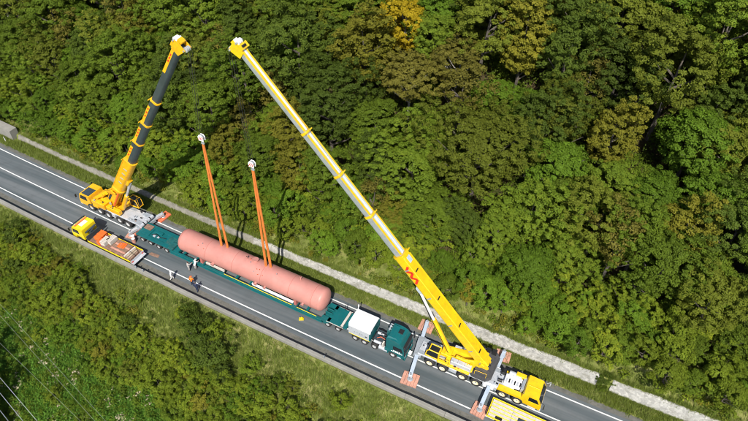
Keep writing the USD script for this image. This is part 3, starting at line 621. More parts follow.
TR, TZ = 1.62, 2.95                     # tank radius and axis height
TA = np.array([-47.9, 1.28 + 0.06, TZ]); TB = np.array([-24.0, 0.92 + 0.06, TZ])
TU = (TB - TA) / np.linalg.norm(TB - TA); TL = np.linalg.norm(TB - TA)
TV = np.cross([0, 0, 1.0], TU)
def tk(l, ang, r=TR):
    """point on the tank: distance along it, angle from the top towards the far side"""
    return TA + TU * l + TV * (r * math.sin(ang)) + np.array([0, 0, r * math.cos(ang)])
def sling(hx, hy, hz_, l, ang, label):
    """a doubled strap from the hook down to a lug on the tank"""
    T_ = Thing('lifting_sling', label, 'lifting sling', (hx, hy, hz_))
    o = np.array([hx, hy, hz_])
    for s in (-1, 1):
        a = tk(l + 0.10 * s, ang, TR + 0.16) - o
        q = [np.array([0.05 * s, 0.0, -0.05]), a]
        pts = [p + np.array([e * wd, f * 0.05, 0]) for p, wd in zip(q, (0.06, 0.085)) for e in (-1, 1) for f in (-1, 1)]
        T_.part('strap', G().hull(pts), 'sling_orange')
    base, top = tk(l, ang, TR - 0.02) - o, tk(l, ang, TR + 0.2) - o
    T_.part('lug_clamp', G().cyl(base, top, 0.16, 10), 'sling_orange')
    T_.part('shackle', G().tube([(0, 0, 0), (0, 0.0, 0.22)], 0.09), 'steel_grey')
sling(-40.66, 1.90, 22.0, 6.85, 0.22, 'orange strap sling on the left hook, its left leg')
sling(-40.60, 1.95, 21.95, 7.75, 0.30, 'orange strap sling on the left hook, its right leg')
sling(-33.36, 1.22, 21.4, 14.3, 0.10, 'orange strap sling on the middle hook, its left leg')
sling(-33.28, 1.28, 21.35, 14.95, 0.18, 'orange strap sling on the middle hook, its right leg')

# ------------------------------------------------------------------ the tank
T_ = Thing('storage_tank', 'long pink cylindrical steel tank with domed ends lying on the green low-loader', 'tank', TA * [1, 1, 0], math.atan2(TU[1], TU[0]))
def turn(prof, n=56):
    m = trimesh.creation.revolve([(r, z) for r, z in prof], sections=n)
    v = m.vertices.copy(); m.vertices = np.stack([v[:, 2], v[:, 0], v[:, 1] + TZ], 1); m.fix_normals(); return m
dl = 0.78
T_.part('shell', turn([(TR, dl)] + [(TR, x) for x in np.linspace(dl + 1, TL - dl - 1, 9)] + [(TR, TL - dl)]), 'tank_pink')
T_.part('end_cap', turn([(0.001, 0)] + [(TR * math.sin(t), dl - dl * math.cos(t)) for t in np.linspace(0.1, math.pi / 2, 10)]), 'tank_pink')
T_.part('end_cap', turn([(TR * math.sin(t), TL - dl + dl * math.cos(t)) for t in np.linspace(math.pi / 2, 0.1, 10)] + [(0.001, TL)]), 'tank_pink')
for x in (dl, 5.2, 9.7, 14.3, 18.7, TL - dl - 1.0):
    T_.part('weld_seam', turn([(TR - 0.01, x - 0.035), (TR + 0.014, x - 0.02), (TR + 0.014, x + 0.02), (TR - 0.01, x + 0.035)]), 'tank_seam')
T_.part('stiffener_ring', turn([(TR, TL - 2.05), (TR + 0.03, TL - 2.03), (TR + 0.03, TL - 1.93), (TR, TL - 1.91)]), 'tank_pink')
def lp(x, ang, r=TR): return np.array([x, r * math.sin(ang), TZ + r * math.cos(ang)])
for x, a in ((3.9, -0.62), (4.4, -0.35), (4.9, -0.7), (13.2, -0.75), (13.5, -0.5), (13.9, -0.85), (13.9, -0.45), (14.6, -0.78), (11.9, 0.05), (12.2, -0.2), (16.4, -0.25)):
    T_.part('lug', G().cyl(lp(x, a, TR - 0.02), lp(x, a, TR + 0.26), 0.045, 8), 'steel_grey' if x % 1 < 0.5 else 'mat_red')
for x, a in ((11.4, 0.0), (19.6, 0.2)):
    T_.part('pipe_stub', G().cyl(lp(x, a, TR - 0.02), lp(x, a, TR + 0.5), 0.09, 12).cyl(lp(x, a, TR + 0.42), lp(x, a, TR + 0.5), 0.15, 12), 'tank_pink')
for x, a, r in ((12.6, 0.15, 0.3), (6.6, -1.75, 0.2), (13.6, -1.85, 0.2), (15.1, -1.8, 0.16), (21.0, -1.8, 0.16)):
    T_.part('nozzle', G().cyl(lp(x, a, TR - 0.05), lp(x, a, TR + 0.30), r, 18).cyl(lp(x, a, TR + 0.22), lp(x, a, TR + 0.32), r * 1.4, 18), 'tank_pink')
for x in (4.2, 19.6):
    pr = [(-1.45, TZ - 0.75)] + [(TR * math.sin(t), TZ - TR * math.cos(t)) for t in np.linspace(-1.08, 1.08, 14)] + [(1.45, 1.16), (-1.45, 1.16)]
    from shapely.geometry import Polygon
    T_.part('saddle', G().prism([(y, z) for y, z in pr[1:]], x - 0.2, x + 0.2, 'x'), 'tank_seam')

# ------------------------------------------------------------------ the low-loader trailer (local x along the world x)
LO = np.array([-39.0, 0.98, 0.0]); LR = math.atan2(-0.75, 32.0)
T_ = Thing('low_loader_trailer', 'green multi-axle low-loader trailer carrying the pink tank', 'trailer', LO, LR)
def ltr(x): return x - LO[0]
for s in (-1, 1):
    T_.part('side_beam', G().bx(ltr(-49.6), ltr(-23.8), s * 1.02, s * 1.38, 0.42, 0.86), 'teal')
    T_.part('beam_flange', G().bx(ltr(-49.4), ltr(-24.0), s * 1.36, s * 1.50, 0.44, 0.52), 'teal')
    T_.part('yellow_line', G().bx(ltr(-40.0), ltr(-25.0), s * 1.12, s * 1.2, 0.862, 0.882, 0), 'truck_yellow')
    T_.part('support_rail', G().bx(ltr(-43.5), ltr(-40.2), s * 0.62, s * 0.86, 0.75, 1.12), 'timber_pale')
    T_.part('support_rail', G().bx(ltr(-35.5), ltr(-28.8), s * 0.62, s * 0.86, 0.75, 1.12), 'white')
for x in np.arange(-47.5, -24.5, 2.3):
    T_.part('cross_member', G().bx(ltr(x), ltr(x) + 0.3, -1.02, 1.02, 0.5, 0.8), 'teal')
for x in (-43.7, -28.4):
    T_.part('load_cradle', G().bx(ltr(x) - 0.35, ltr(x) + 0.35, -1.4, 1.4, 0.88, 1.15), 'teal')
# rear bogie
rx = [-54.74, -53.2, -51.7, -50.2]
T_.part('bogie_frame', G().bx(ltr(-55.9), ltr(-49.0), -0.75, 0.75, 0.55, 1.0), 'teal')
for s in (-1, 1):
    T_.part('bogie_deck', G().bx(ltr(-55.9), ltr(-49.1), s * 0.72, s * 1.36, 0.98, 1.12), 'teal')
    T_.part('stop_bar', G().bx(ltr(-49.8), ltr(-48.9), s * 0.1, s * 1.3, 1.0, 1.35), 'teal_deck')
    for x in rx: wheel(T_, ltr(x), s * 1.13, 0.45, 0.46, s)
T_.part('bogie_deck', G().bx(ltr(-55.9), ltr(-54.0), -0.72, 0.72, 1.0, 1.13), 'teal')
T_.part('bogie_deck', G().bx(ltr(-50.9), ltr(-49.1), -0.72, 0.72, 1.0, 1.13), 'teal_deck')
T_.part('deck_well', G().bx(ltr(-53.9), ltr(-51.0), -0.7, 0.7, 0.72, 0.8), 'black')
T_.part('hydraulic_tank', G().bx(ltr(-53.5), ltr(-52.2), 0.15, 0.66, 0.8, 1.25, 0.05), 'teal')
T_.part('valve_block', G().bx(ltr(-53.4), ltr(-53.0), -0.5, -0.2, 0.8, 1.15).bx(ltr(-52.7), ltr(-52.35), -0.45, -0.05, 0.8, 1.05), 'silver')
T_.part('hose_bundle', G().tube([(ltr(-53.8), -0.3, 1.0), (ltr(-53.1), -0.05, 1.25), (ltr(-52.2), -0.2, 1.1), (ltr(-51.2), -0.1, 1.2)], 0.05), 'black')
T_.part('timber_block', G().bx(ltr(-55.6), ltr(-54.3), 0.1, 1.0, 1.135, 1.3), 'timber_dark')
T_.part('tail_board', G().bx(ltr(-56.05), ltr(-55.92), -1.36, 1.36, 0.6, 1.0), 'mat_red')
T_.part('gooseneck', G().prism([(ltr(-49.2), 0.6), (ltr(-48.2), 0.44), (ltr(-48.2), 0.86), (ltr(-49.2), 1.1)], -1.3, 1.3), 'teal')
# front gooseneck and dolly
for s in (-1, 1):
    T_.part('gooseneck_arm', G().prism([(ltr(-24.2), 0.42), (ltr(-23.6), 0.42), (ltr(-22.9), 1.0), (ltr(-22.9), 1.3), (ltr(-24.2), 1.3)], s * 0.75, s * 1.38), 'teal')
    T_.part('gooseneck_rib', G().bx(ltr(-24.1), ltr(-23.0), s * 0.2, s * 0.34, 0.9, 1.6), 'teal')
    for x in (-23.2, -21.65): wheel(T_, ltr(x) , s * 1.13, 0.47, 0.48, s)
    T_.part('mudguard_edge', G().bx(ltr(-23.4), ltr(-20.9), s * 1.36, s * 1.42, 1.16, 1.25, 0.01), 'timber_pale')
T_.part('dolly_deck', G().bx(ltr(-23.3), ltr(-21.35), -1.36, 1.36, 1.12, 1.3), 'teal')
T_.part('dolly_frame', G().bx(ltr(-24.0), ltr(-20.3), -0.6, 0.6, 0.6, 1.1), 'teal')
T_.part('dolly_front', G().bx(ltr(-20.95), ltr(-20.45), -1.3, 1.3, 1.05, 1.28), 'teal')
T_.part('timber_beam', G().bx(ltr(-21.3), ltr(-21.0), -1.25, 1.3, 1.2, 1.42), 'timber_pale')
T_.part('exhaust_post', G().cyl((ltr(-21.9), 1.25, 1.3), (ltr(-21.9), 1.25, 2.3), 0.05), 'black')
T_.part('drawbar', G().prism([(ltr(-20.4), 0.8), (ltr(-19.3), 0.7), (ltr(-19.3), 0.95), (ltr(-20.4), 1.05)], -0.35, 0.35), 'teal_deck')
T_.part('hose_bundle', G().tube([(ltr(-20.5), 0.5, 1.2), (ltr(-20.1), 0.45, 1.6), (ltr(-19.6), 0.4, 1.3)], 0.05).tube([(ltr(-20.5), -0.4, 1.2), (ltr(-20.1), -0.4, 1.5), (ltr(-19.6), -0.4, 1.2)], 0.05), 'teal')

# ------------------------------------------------------------------ the heavy tractor
TO = np.array([-16.0, 0.22, 0.0]); TRZ = math.atan2(-0.1, 6.0)
T_ = Thing('heavy_tractor', 'dark green four-axle heavy tractor unit with white-roofed ballast box behind its cab', 'truck', TO, TRZ)
def tt(x): return x - TO[0]
T_.part('chassis', G().bx(tt(-19.9), tt(-12.3), -0.5, 0.5, 0.55, 1.0), 'black')
for s in (-1, 1):
    for x in (-19.05, -17.72, -16.3): wheel(T_, tt(x), s * 1.03, 0.52, 0.5, s)
    wheel(T_, tt(-13.72), s * 1.1, 0.53, 0.36, s)
    T_.part('fender', G().bx(tt(-19.8), tt(-16.95), s * 0.8, s * 1.3, 1.1, 1.18), 'black')
    T_.part('reflective_strip', G().bx(tt(-19.9), tt(-16.9), s * 1.27, s * 1.325, 1.19, 1.27, 0), 'truck_yellow')
    T_.part('fuel_tank', G().cyl((tt(-15.7), s * 1.0, 0.75), (tt(-14.5), s * 1.0, 0.75), 0.32, 16), 'silver')
    T_.part('cab_side_skirt', G().bx(tt(-14.9), tt(-14.35), s * 1.0, s * 1.27, 0.45, 1.3), 'teal')
# ballast box
bxs = [(y, z) for y, z in ((-1.3, 1.2), (1.3, 1.2), (1.3, 2.75), (1.18, 3.2), (-1.18, 3.2), (-1.3, 2.75))]
T_.part('ballast_box', G().prism(bxs, tt(-19.95), tt(-17.0), 'x'), 'silver', 'silver grey side walls of the ballast box')
T_.part('box_front', G().prism([(y * 0.985, z if z > 2 else 1.22) for y, z in bxs], tt(-17.0), tt(-16.9), 'x'), 'teal')
T_.part('white_roof', G().prism([(-1.32, 2.80), (-1.2, 3.26), (-0.6, 3.33), (0.6, 3.33), (1.2, 3.26), (1.32, 2.80), (1.16, 3.2), (-1.16, 3.2)], tt(-20.0), tt(-16.88), 'x'), 'tarp_white')
T_.part('box_frame', G().bx(tt(-17.08), tt(-16.87), -1.32, -1.22, 1.2, 2.8).bx(tt(-17.08), tt(-16.87), 1.22, 1.32, 1.2, 2.8), 'teal')
T_.part('box_frame', G().bx(tt(-20.0), tt(-19.85), -1.32, -1.24, 1.2, 2.78), 'silver')
for k in range(4): T_.part('faded_letter', G().bx(tt(-19.2) + 0.35 * k, tt(-19.0) + 0.35 * k, -1.312, -1.298, 1.85 + 0.05 * (k % 2), 2.1, 0), 'steel_grey')
T_.part('side_hatch', G().bx(tt(-17.6), tt(-17.35), -1.315, -1.297, 1.75, 1.95, 0), 'slate')
T_.part('beacon_pole', G().cyl((tt(-19.9), 1.25, 2.7), (tt(-19.9), 1.25, 3.75), 0.04).cyl((tt(-19.9), 1.25, 3.75), (tt(-19.9), 1.25, 4.0), 0.09), 'white')
# machinery between box and cab
T_.part('gearbox_cover', G().bx(tt(-16.7), tt(-15.4), -0.7, 0.8, 1.0, 1.5), 'slate')
T_.part('air_tank', G().cyl((tt(-16.5), -0.9, 1.3), (tt(-15.5), -0.9, 1.3), 0.2, 14).cyl((tt(-16.5), 0.2, 1.65), (tt(-15.6), 0.2, 1.65), 0.18, 14), 'silver')
T_.part('ladder', G().bx(tt(-15.3), tt(-15.1), -1.2, -0.7, 0.9, 1.9), 'timber_pale')
for k in range(3): T_.part('coiled_hose', G().tube([(tt(-16.3), -0.5 + 0.3 * k, 1.5), (tt(-15.8), -0.45 + 0.3 * k, 2.0), (tt(-15.2), -0.5 + 0.3 * k, 1.9)], 0.045), 'black' if k else 'mat_red')
T_.part('cooling_tower', G().bx(tt(-15.2), tt(-14.75), 0.0, 1.2, 1.0, 3.3), 'teal')
for k in range(5): T_.part('exhaust_pipe', G().cyl((tt(-15.0), 0.12 + 0.22 * k, 3.3), (tt(-15.0), 0.12 + 0.22 * k, 3.46), 0.08), 'silver')
for k in range(6): T_.part('grille_bar', G().bx(tt(-15.18) , tt(-14.75), 0.08 + 0.2 * k, 0.16 + 0.2 * k, 3.3, 3.36, 0), 'silver' if k % 2 else 'black')
# cab
nose = tt(-12.15)
prof = [(tt(-14.75), 0.95), (tt(-14.2), 0.95), (tt(-13.2), 0.95), (tt(-13.1), 0.5), (nose, 0.45), (nose + 0.02, 1.4), (nose - 0.05, 1.9), (nose - 0.32, 2.75), (nose - 0.75, 3.4), (tt(-13.6), 3.62), (tt(-14.75), 3.55)]
T_.part('cab', G().prism(prof, -1.24, 1.24), 'teal')
T_.part('roof_fairing', G().hull([(tt(-14.7), y, 3.56) for y in (-1.1, 1.1)] + [(nose - 0.85, y, 3.38) for y in (-1.1, 1.1)] + [(tt(-14.6), y, 3.72) for y in (-0.9, 0.9)] + [(tt(-13.6), y, 3.72) for y in (-0.9, 0.9)]), 'teal')
T_.part('roof_hatch', G().bx(tt(-13.75), tt(-13.15), 0.0, 0.7, 3.66, 3.76), 'black')
T_.part('windscreen', G().hull([(nose - 0.04, y, 1.95) for y in (-1.12, 1.12)] + [(nose - 0.29, y, 2.7) for y in (-1.1, 1.1)] + [(nose - 0.14, y, 1.95) for y in (-1.12, 1.12)] + [(nose - 0.4, y, 2.7) for y in (-1.1, 1.1)]), 'glass_dark')
T_.part('sun_visor', G().obox((nose - 0.15, 0, 2.86), (0.34, 2.3, 0.06), 0, 0.5), 'black')
for s in (-1, 1):
    T_.part('side_window', G().prism([(tt(-13.75), 1.75), (nose - 0.25, 1.75), (nose - 0.5, 2.5), (tt(-13.75), 2.5)], s * 1.2, s * 1.252), 'glass_dark')
    T_.part('door_stripe', G().bx(tt(-14.0), nose - 0.3, s * 1.235, s * 1.253, 1.3, 1.42, 0), 'white')
    for k in range(4): T_.part('white_letter', G().bx(tt(-13.7) + 0.26 * k, tt(-13.52) + 0.26 * k, s * 1.235, s * 1.254, 1.5, 1.66, 0), 'white')
    T_.part('mirror', G().tube([(nose - 0.2, s * 1.24, 2.5), (nose + 0.12, s * 1.5, 2.5)], 0.03).obox((nose + 0.1, s * 1.5, 2.2), (0.12, 0.26, 0.6)), 'black')
    T_.part('headlight', G().bx(nose - 0.05, nose + 0.03, s * 0.75, s * 1.15, 0.75, 0.95), 'silver')
    T_.part('cab_step', G().bx(tt(-13.1), tt(-12.6), s * 1.1, s * 1.28, 0.42, 0.6), 'silver')
T_.part('grille', G().bx(nose - 0.03, nose + 0.045, -0.8, 0.8, 1.0, 1.75), 'black')
T_.part('bumper', G().bx(nose - 0.2, nose + 0.12, -1.24, 1.24, 0.35, 0.75), 'teal')
T_.part('push_coupling', G().bx(nose + 0.1, nose + 0.5, -0.25, 0.25, 0.5, 0.8), 'white')

# ------------------------------------------------------------------ flatbed trucks (local: cab towards +x)
def flatbed(label, loc, rot, bed0, bed1, deck, extras):
    T_ = Thing('flatbed_truck', label, 'truck', loc, rot)
    T_.part('chassis', G().bx(bed0 + 0.3, bed1 + 2.9, -0.45, 0.45, 0.55, 0.95), 'black')
    for s in (-1, 1):
        for x in extras['axles']: wheel(T_, x, s * 1.02, 0.5, 0.48, s)
        wheel(T_, bed1 + 1.65, s * 1.06, 0.5, 0.34, s)
        T_.part('bed_rail', G().bx(bed0, bed1, s * 1.21, s * 1.27, 0.98, 1.28), 'truck_yellow')
        T_.part('under_guard', G().bx(bed0 + 3.0, bed1 - 0.6, s * 1.1, s * 1.16, 0.5, 0.85), 'slate')
    if deck == 'planks':
        n = 5
        for k in range(n):
            y0 = -1.18 + 2.36 * k / n
            for q in range(extras['pieces']):
                a = bed0 + 0.04 + (bed1 - bed0 - 0.08) * q / extras['pieces']; b = bed0 + 0.04 + (bed1 - bed0 - 0.08) * (q + 1) / extras['pieces']
                if extras.get('dark') == (k, q): continue
                T_.part('plank', G().bx(a + 0.01, b - 0.01, y0 + 0.055, y0 + 2.36 / n - 0.055, 1.06, 1.14 + 0.008 * ((k * 7 + q * 3) % 3), 0.01), 'timber_pale')
            if k: T_.part('deck_rail', G().bx(bed0 + 0.02, bed1 - 0.02, y0 - 0.05, y0 + 0.05, 1.06, 1.165, 0.01), 'truck_yellow')
        T_.part('rear_rail', G().bx(bed0 - 0.1, bed0, -1.27, 1.27, 0.98, 1.30), 'truck_yellow')
        T_.part('dark_hatch', G().bx(bed0 + 3.3, bed0 + 5.6, -0.72, 0.2, 1.15, 1.195), 'slate')
        T_.part('rear_step', G().bx(bed0 + 0.9, bed0 + 1.7, -1.24, -0.8, 1.145, 1.2), 'black')
    else:
        for k in range(9):
            y0 = -1.18 + 2.36 * k / 9
            T_.part('plank', G().bx(bed0 + 0.03, bed1 - 0.03, y0 + 0.012, y0 + 2.36 / 9 - 0.012, 1.0, 1.07 + 0.006 * (k % 3), 0.01), 'timber_dark')
        T_.part('tail_lift', G().bx(bed0 - 0.55, bed0 - 0.05, -1.22, 1.22, 0.72, 0.82), 'silver')
        T_.part('rear_frame', G().bx(bed0 - 0.08, bed0, -1.27, 1.27, 0.75, 1.2), 'silver')
        T_.part('tail_light', G().bx(bed0 - 0.12, bed0 - 0.07, -1.15, -0.8, 0.85, 1.0), 'logo_red'); T_.part('tail_light', G().bx(bed0 - 0.12, bed0 - 0.07, 0.8, 1.15, 0.85, 1.0), 'logo_red')
    T_.part('headboard', G().bx(bed1 - 0.08, bed1 + 0.02, -1.24, 1.24, 1.0, 2.0), 'slate')
    c0, nose = bed1 + 0.55, bed1 + 2.95
    prof = [(c0, 1.0), (c0 + 0.5, 1.0), (c0 + 0.75, 1.25), (c0 + 1.45, 1.25), (c0 + 1.7, 1.0), (c0 + 1.75, 0.45), (nose, 0.45), (nose + 0.03, 1.3), (nose - 0.05, 1.75), (nose - 0.35, 2.7), (nose - 0.6, 2.95), (c0 + 0.1, 3.05), (c0, 2.9)]
    T_.part('cab', G().prism(prof, -1.2, 1.2), 'truck_yellow')
    T_.part('roof_panel', G().bx(c0 + 0.55, c0 + 1.25, -0.6, 0.6, 3.0, 3.07), 'tarp_white'); T_.part('sun_visor', G().obox((nose - 0.22, 0, 2.82), (0.4, 2.2, 0.05), 0, 0.5), 'black')
    T_.part('light_bar', G().bx(c0 + 1.35, c0 + 1.55, -1.1, 1.1, 3.0, 3.12), 'mat_red' if deck != 'planks' else 'black')
    T_.part('windscreen', G().hull([(nose - 0.03, y, 1.8) for y in (-1.1, 1.1)] + [(nose - 0.33, y, 2.65) for y in (-1.05, 1.05)] + [(nose - 0.13, y, 1.8) for y in (-1.1, 1.1)] + [(nose - 0.45, y, 2.65) for y in (-1.05, 1.05)]), 'glass_dark')
    for s in (-1, 1):
        T_.part('side_window', G().prism([(c0 + 0.85, 1.75), (nose - 0.22, 1.75), (nose - 0.48, 2.5), (c0 + 0.85, 2.5)], s * 1.16, s * 1.21), 'glass_dark')
        T_.part('mirror', G().tube([(nose - 0.15, s * 1.2, 2.5), (nose + 0.12, s * 1.42, 2.5)], 0.03).obox((nose + 0.1, s * 1.43, 2.2), (0.12, 0.22, 0.55)), 'black')
        T_.part('door', G().prism([(c0 + 0.8, 1.3), (nose - 0.12, 1.3), (nose - 0.14, 1.68), (c0 + 0.8, 1.68)], s * 1.16, s * 1.215), 'truck_yellow')
        T_.part('headlight', G().bx(nose - 0.04, nose + 0.045, s * 0.7, s * 1.1, 0.75, 0.95), 'silver')
    T_.part('bumper', G().bx(nose - 0.2, nose + 0.1, -1.2, 1.2, 0.4, 0.7), 'slate')
    T_.part('loading_crane', G().bx(bed1 + 0.08, bed1 + 0.45, -0.3, 0.3, 0.95, 2.2).tube([(bed1 + 0.25, 0, 2.2), (bed1 + 0.25, -0.9, 2.5), (bed1 + 0.3, 0.9, 2.35)], 0.13), 'slate')
    return T_
FA, FR = np.array([-57.0, -3.13, 0.0]), math.pi + math.atan2(-0.25, 8.0)
flatbed('yellow flatbed truck loaded with crates beside the parapet, its cab to the left', FA, FR, -4.3, 3.9, 'boards', dict(axles=(-2.6, -1.4)))
def fb(lx, ly, z=1.08):
    c_, s_ = math.cos(FR), math.sin(FR); return (FA[0] + c_ * lx - s_ * ly, FA[1] + s_ * lx + c_ * ly, z)
flatbed('yellow truck bed with pale planks and yellow rails in front of the right crane', np.array([4.2, -2.62, 0.0]), math.atan2(-0.02, 1), -4.75, 5.4, 'planks', dict(axles=(-3.2, -1.9, 3.0), pieces=4))

# loads on the left flatbed
def load(name, label, cat, lx, ly, dz=0.0, rz=0.0, group=None): return Thing(name, label, cat, fb(lx, ly, 1.09 + dz), FR + rz, group)
L = load('orange_box', 'big orange steel box with ribs right behind the yellow truck cab', 'box', 2.75, -0.25, 0, 0.05)
L.part('box_body', G().bx(-0.5, 0.5, -0.8, 0.8, 0, 0.55, 0.05), 'load_orange'); L.part('lid', G().bx(-0.54, 0.54, -0.84, 0.84, 0.55, 0.63), 'load_orange')
L.part('rib', G().bx(-0.56, 0.56, -0.1, 0.1, 0.0, 0.66), 'load_orange')
L = load('orange_chest', 'smaller orange chest on the truck bed near the parapet side', 'box', 1.95, 0.55, 0, -0.1)
L.part('box_body', G().bx(-0.3, 0.3, -0.45, 0.45, 0, 0.42, 0.05), 'load_orange'); L.part('lid', G().bx(-0.33, 0.33, -0.48, 0.48, 0.42, 0.5), 'load_orange')
for q, (lx, ly, lab) in enumerate(((1.35, 0.2, 'pale wooden crate behind the orange box on the truck bed, nearer the parapet'), (0.75, -0.45, 'pale wooden crate in the middle of the truck bed, nearer the crane'))):
    L = load('wooden_crate', lab, 'crate', lx, ly, 0, 0.06 - 0.1 * q)
    L.part('crate_core', G().bx(-0.42, 0.42, -0.62, 0.62, 0.02, 0.66, 0.0), 'timber_dark')
    for k in range(6): L.part('slat', G().bx(-0.45, 0.45, -0.66 + 0.22 * k, -0.48 + 0.22 * k, 0.66, 0.71, 0.008), 'timber_pale')
    for s in (-1, 1):
        for k in range(3): L.part('slat', G().bx(-0.45, 0.45, s * 0.625, s * 0.66, 0.03 + 0.21 * k, 0.20 + 0.21 * k, 0.008), 'timber_pale')
        for k in range(3): L.part('slat', G().bx(s * 0.425, s * 0.455, -0.6, 0.6, 0.03 + 0.21 * k, 0.20 + 0.21 * k, 0.008), 'timber_pale')
L = load('timber_mat', 'stack of reddish brown timber mats filling the rear half of the truck bed', 'timber mat', -1.4, 0.0)
for lay in range(2):
    for k in range(7): L.part('plank', G().bx(-1.3, 1.3, -1.05 + 0.3 * k, -0.77 + 0.3 * k, lay * 0.16, lay * 0.16 + 0.15, 0.015) if lay else G().bx(-1.3 + 0.375 * k, -0.95 + 0.375 * k, -1.05, 1.05, 0, 0.15, 0.015), 'timber_dark' if (k + lay) % 3 else 'mat_orange')
L = load('orange_plate', 'bright orange support plates lying on the brown timber mats', 'support plate', -1.35, -0.35, 0.32, 0.15)
L.part('plate', G().bx(-0.55, 0.25, -0.5, 0.5, 0, 0.09), 'load_orange'); L.part('plate', G().bx(-0.3, 0.55, -0.35, 0.55, 0.095, 0.17), 'load_orange'); L.part('handle', G().tube([(0.1, -0.1, 0.17), (0.1, -0.1, 0.26), (0.1, 0.2, 0.26), (0.1, 0.2, 0.17)], 0.02), 'steel_grey')
for k in range(4):
    L = load('timber_beam', ['longest pale timber beam at the rear of the truck bed', 'grey-brown timber beam beside the rear rail of the truck bed', 'short timber beam lying across the rear mats', 'dark timber beam at the very tail of the truck bed'][k], 'timber beam', -2.95 - 0.36 * k, 0.05 * (k - 1), 0.0 if k else 0.0, 0.03 * (k - 1.5))
    L.part('beam', G().bx(-0.13, 0.13, -1.05 + 0.12 * k, 1.0 - 0.1 * (k % 2), 0, 0.26 + 0.03 * (k % 2), 0.02), ('timber_pale', 'timber', 'timber', 'timber_dark')[k]); L.part('strap', G().bx(-0.137, 0.137, -0.05, 0.02, 0.0, 0.267 + 0.03 * (k % 2), 0.0), 'black')

# ------------------------------------------------------------------ outrigger mats (the crane feet stand on them)
def mat(x, y, sx_, sy_, rz, label, m='mat_orange', n=5, h=0.27, along='y'):
    T_ = Thing('outrigger_mat', label, 'outrigger mat', (x, y, 0.03), rz)
    for k in range(n):
        a = -sx_ / 2 + sx_ * k / n
        T_.part('timber', G().bx(a + 0.012, a + sx_ / n - 0.012, -sy_ / 2, sy_ / 2, 0, h - 0.03 - 0.006 * (k % 2), 0.015), m)
    T_.part('tie_rod', G().cyl((-sx_ / 2 - 0.03, sy_ * 0.3, h * 0.4), (sx_ / 2 + 0.03, sy_ * 0.3, h * 0.4), 0.02, 6), 'steel_grey')
mat(-10.5, -2.98, 2.05, 1.75, 0.08, 'pinkish timber mat under the crane foot nearest the green tractor, parapet side')
mat(-1.6, -2.98, 1.75, 1.75, -0.1, 'pinkish timber mat under the crane foot beside the plank truck bed')
mat(-11.6, 5.07, 1.9, 1.7, 0.0, 'pinkish timber mat on the far verge beside the green tractor cab')
mat(-1.25, 5.32, 1.9, 1.6, 0.06, 'pinkish timber mat on the far verge behind the black counterweight')
mat(-55.45, 5.3, 1.3, 2.1, -0.15, 'bright red mat on the far verge behind the left crane', 'mat_red', 3)
mat(-57.1, 0.05, 1.2, 1.2, 0.2, 'small pinkish mat on the road between the left crane and the flatbed truck', 'mat_orange', 3)
for k, (x, y) in enumerate(((-56.2, -0.35), (-55.75, -0.75))):
    T_ = Thing('pipe_bundle', ['left pinkish drum standing at the green trailer tail', 'right pinkish drum standing at the green trailer tail'][k], 'drum', (x, y, 0.025), 0)
    T_.part('drum_body', G().cyl((0, 0, 0), (0, 0, 0.85), 0.27, 18), 'mat_orange'); T_.part('drum_lid', G().cyl((0, 0, 0.85), (0, 0, 0.87), 0.25, 18), 'white'); T_.part('hoop', G().cyl((0, 0, 0.4), (0, 0, 0.45), 0.285, 18), 'mat_orange')
T_ = Thing('brown_sheet', 'brown crumpled sheet of rust dirt on the road by the trailer wheels', 'sheet', (-51.6, -1.35, 0.03), 0.1)
T_.part('sheet_body', G().hull([(-1.0, -0.2, 0), (0.9, -0.3, 0), (0.8, 0.25, 0), (-0.6, 0.3, 0), (-0.4, 0, 0.05), (0.4, 0.05, 0.06)]), 'timber_dark')
T_ = Thing('wheel_chock', 'small yellow chock lying on the road beside the green trailer beam', 'wheel chock', (-26.85, -1.35, 0.025), 0.5)
T_.part('wedge', G().prism([(-0.35, 0), (0.3, 0), (0.3, 0.12), (0.1, 0.32), (-0.05, 0.32)], -0.16, 0.16), 'truck_yellow'); T_.part('handle', G().tube([(-0.05, -0.1, 0.3), (-0.25, 0.0, 0.45), (-0.05, 0.1, 0.3)], 0.03, 6), 'truck_yellow')

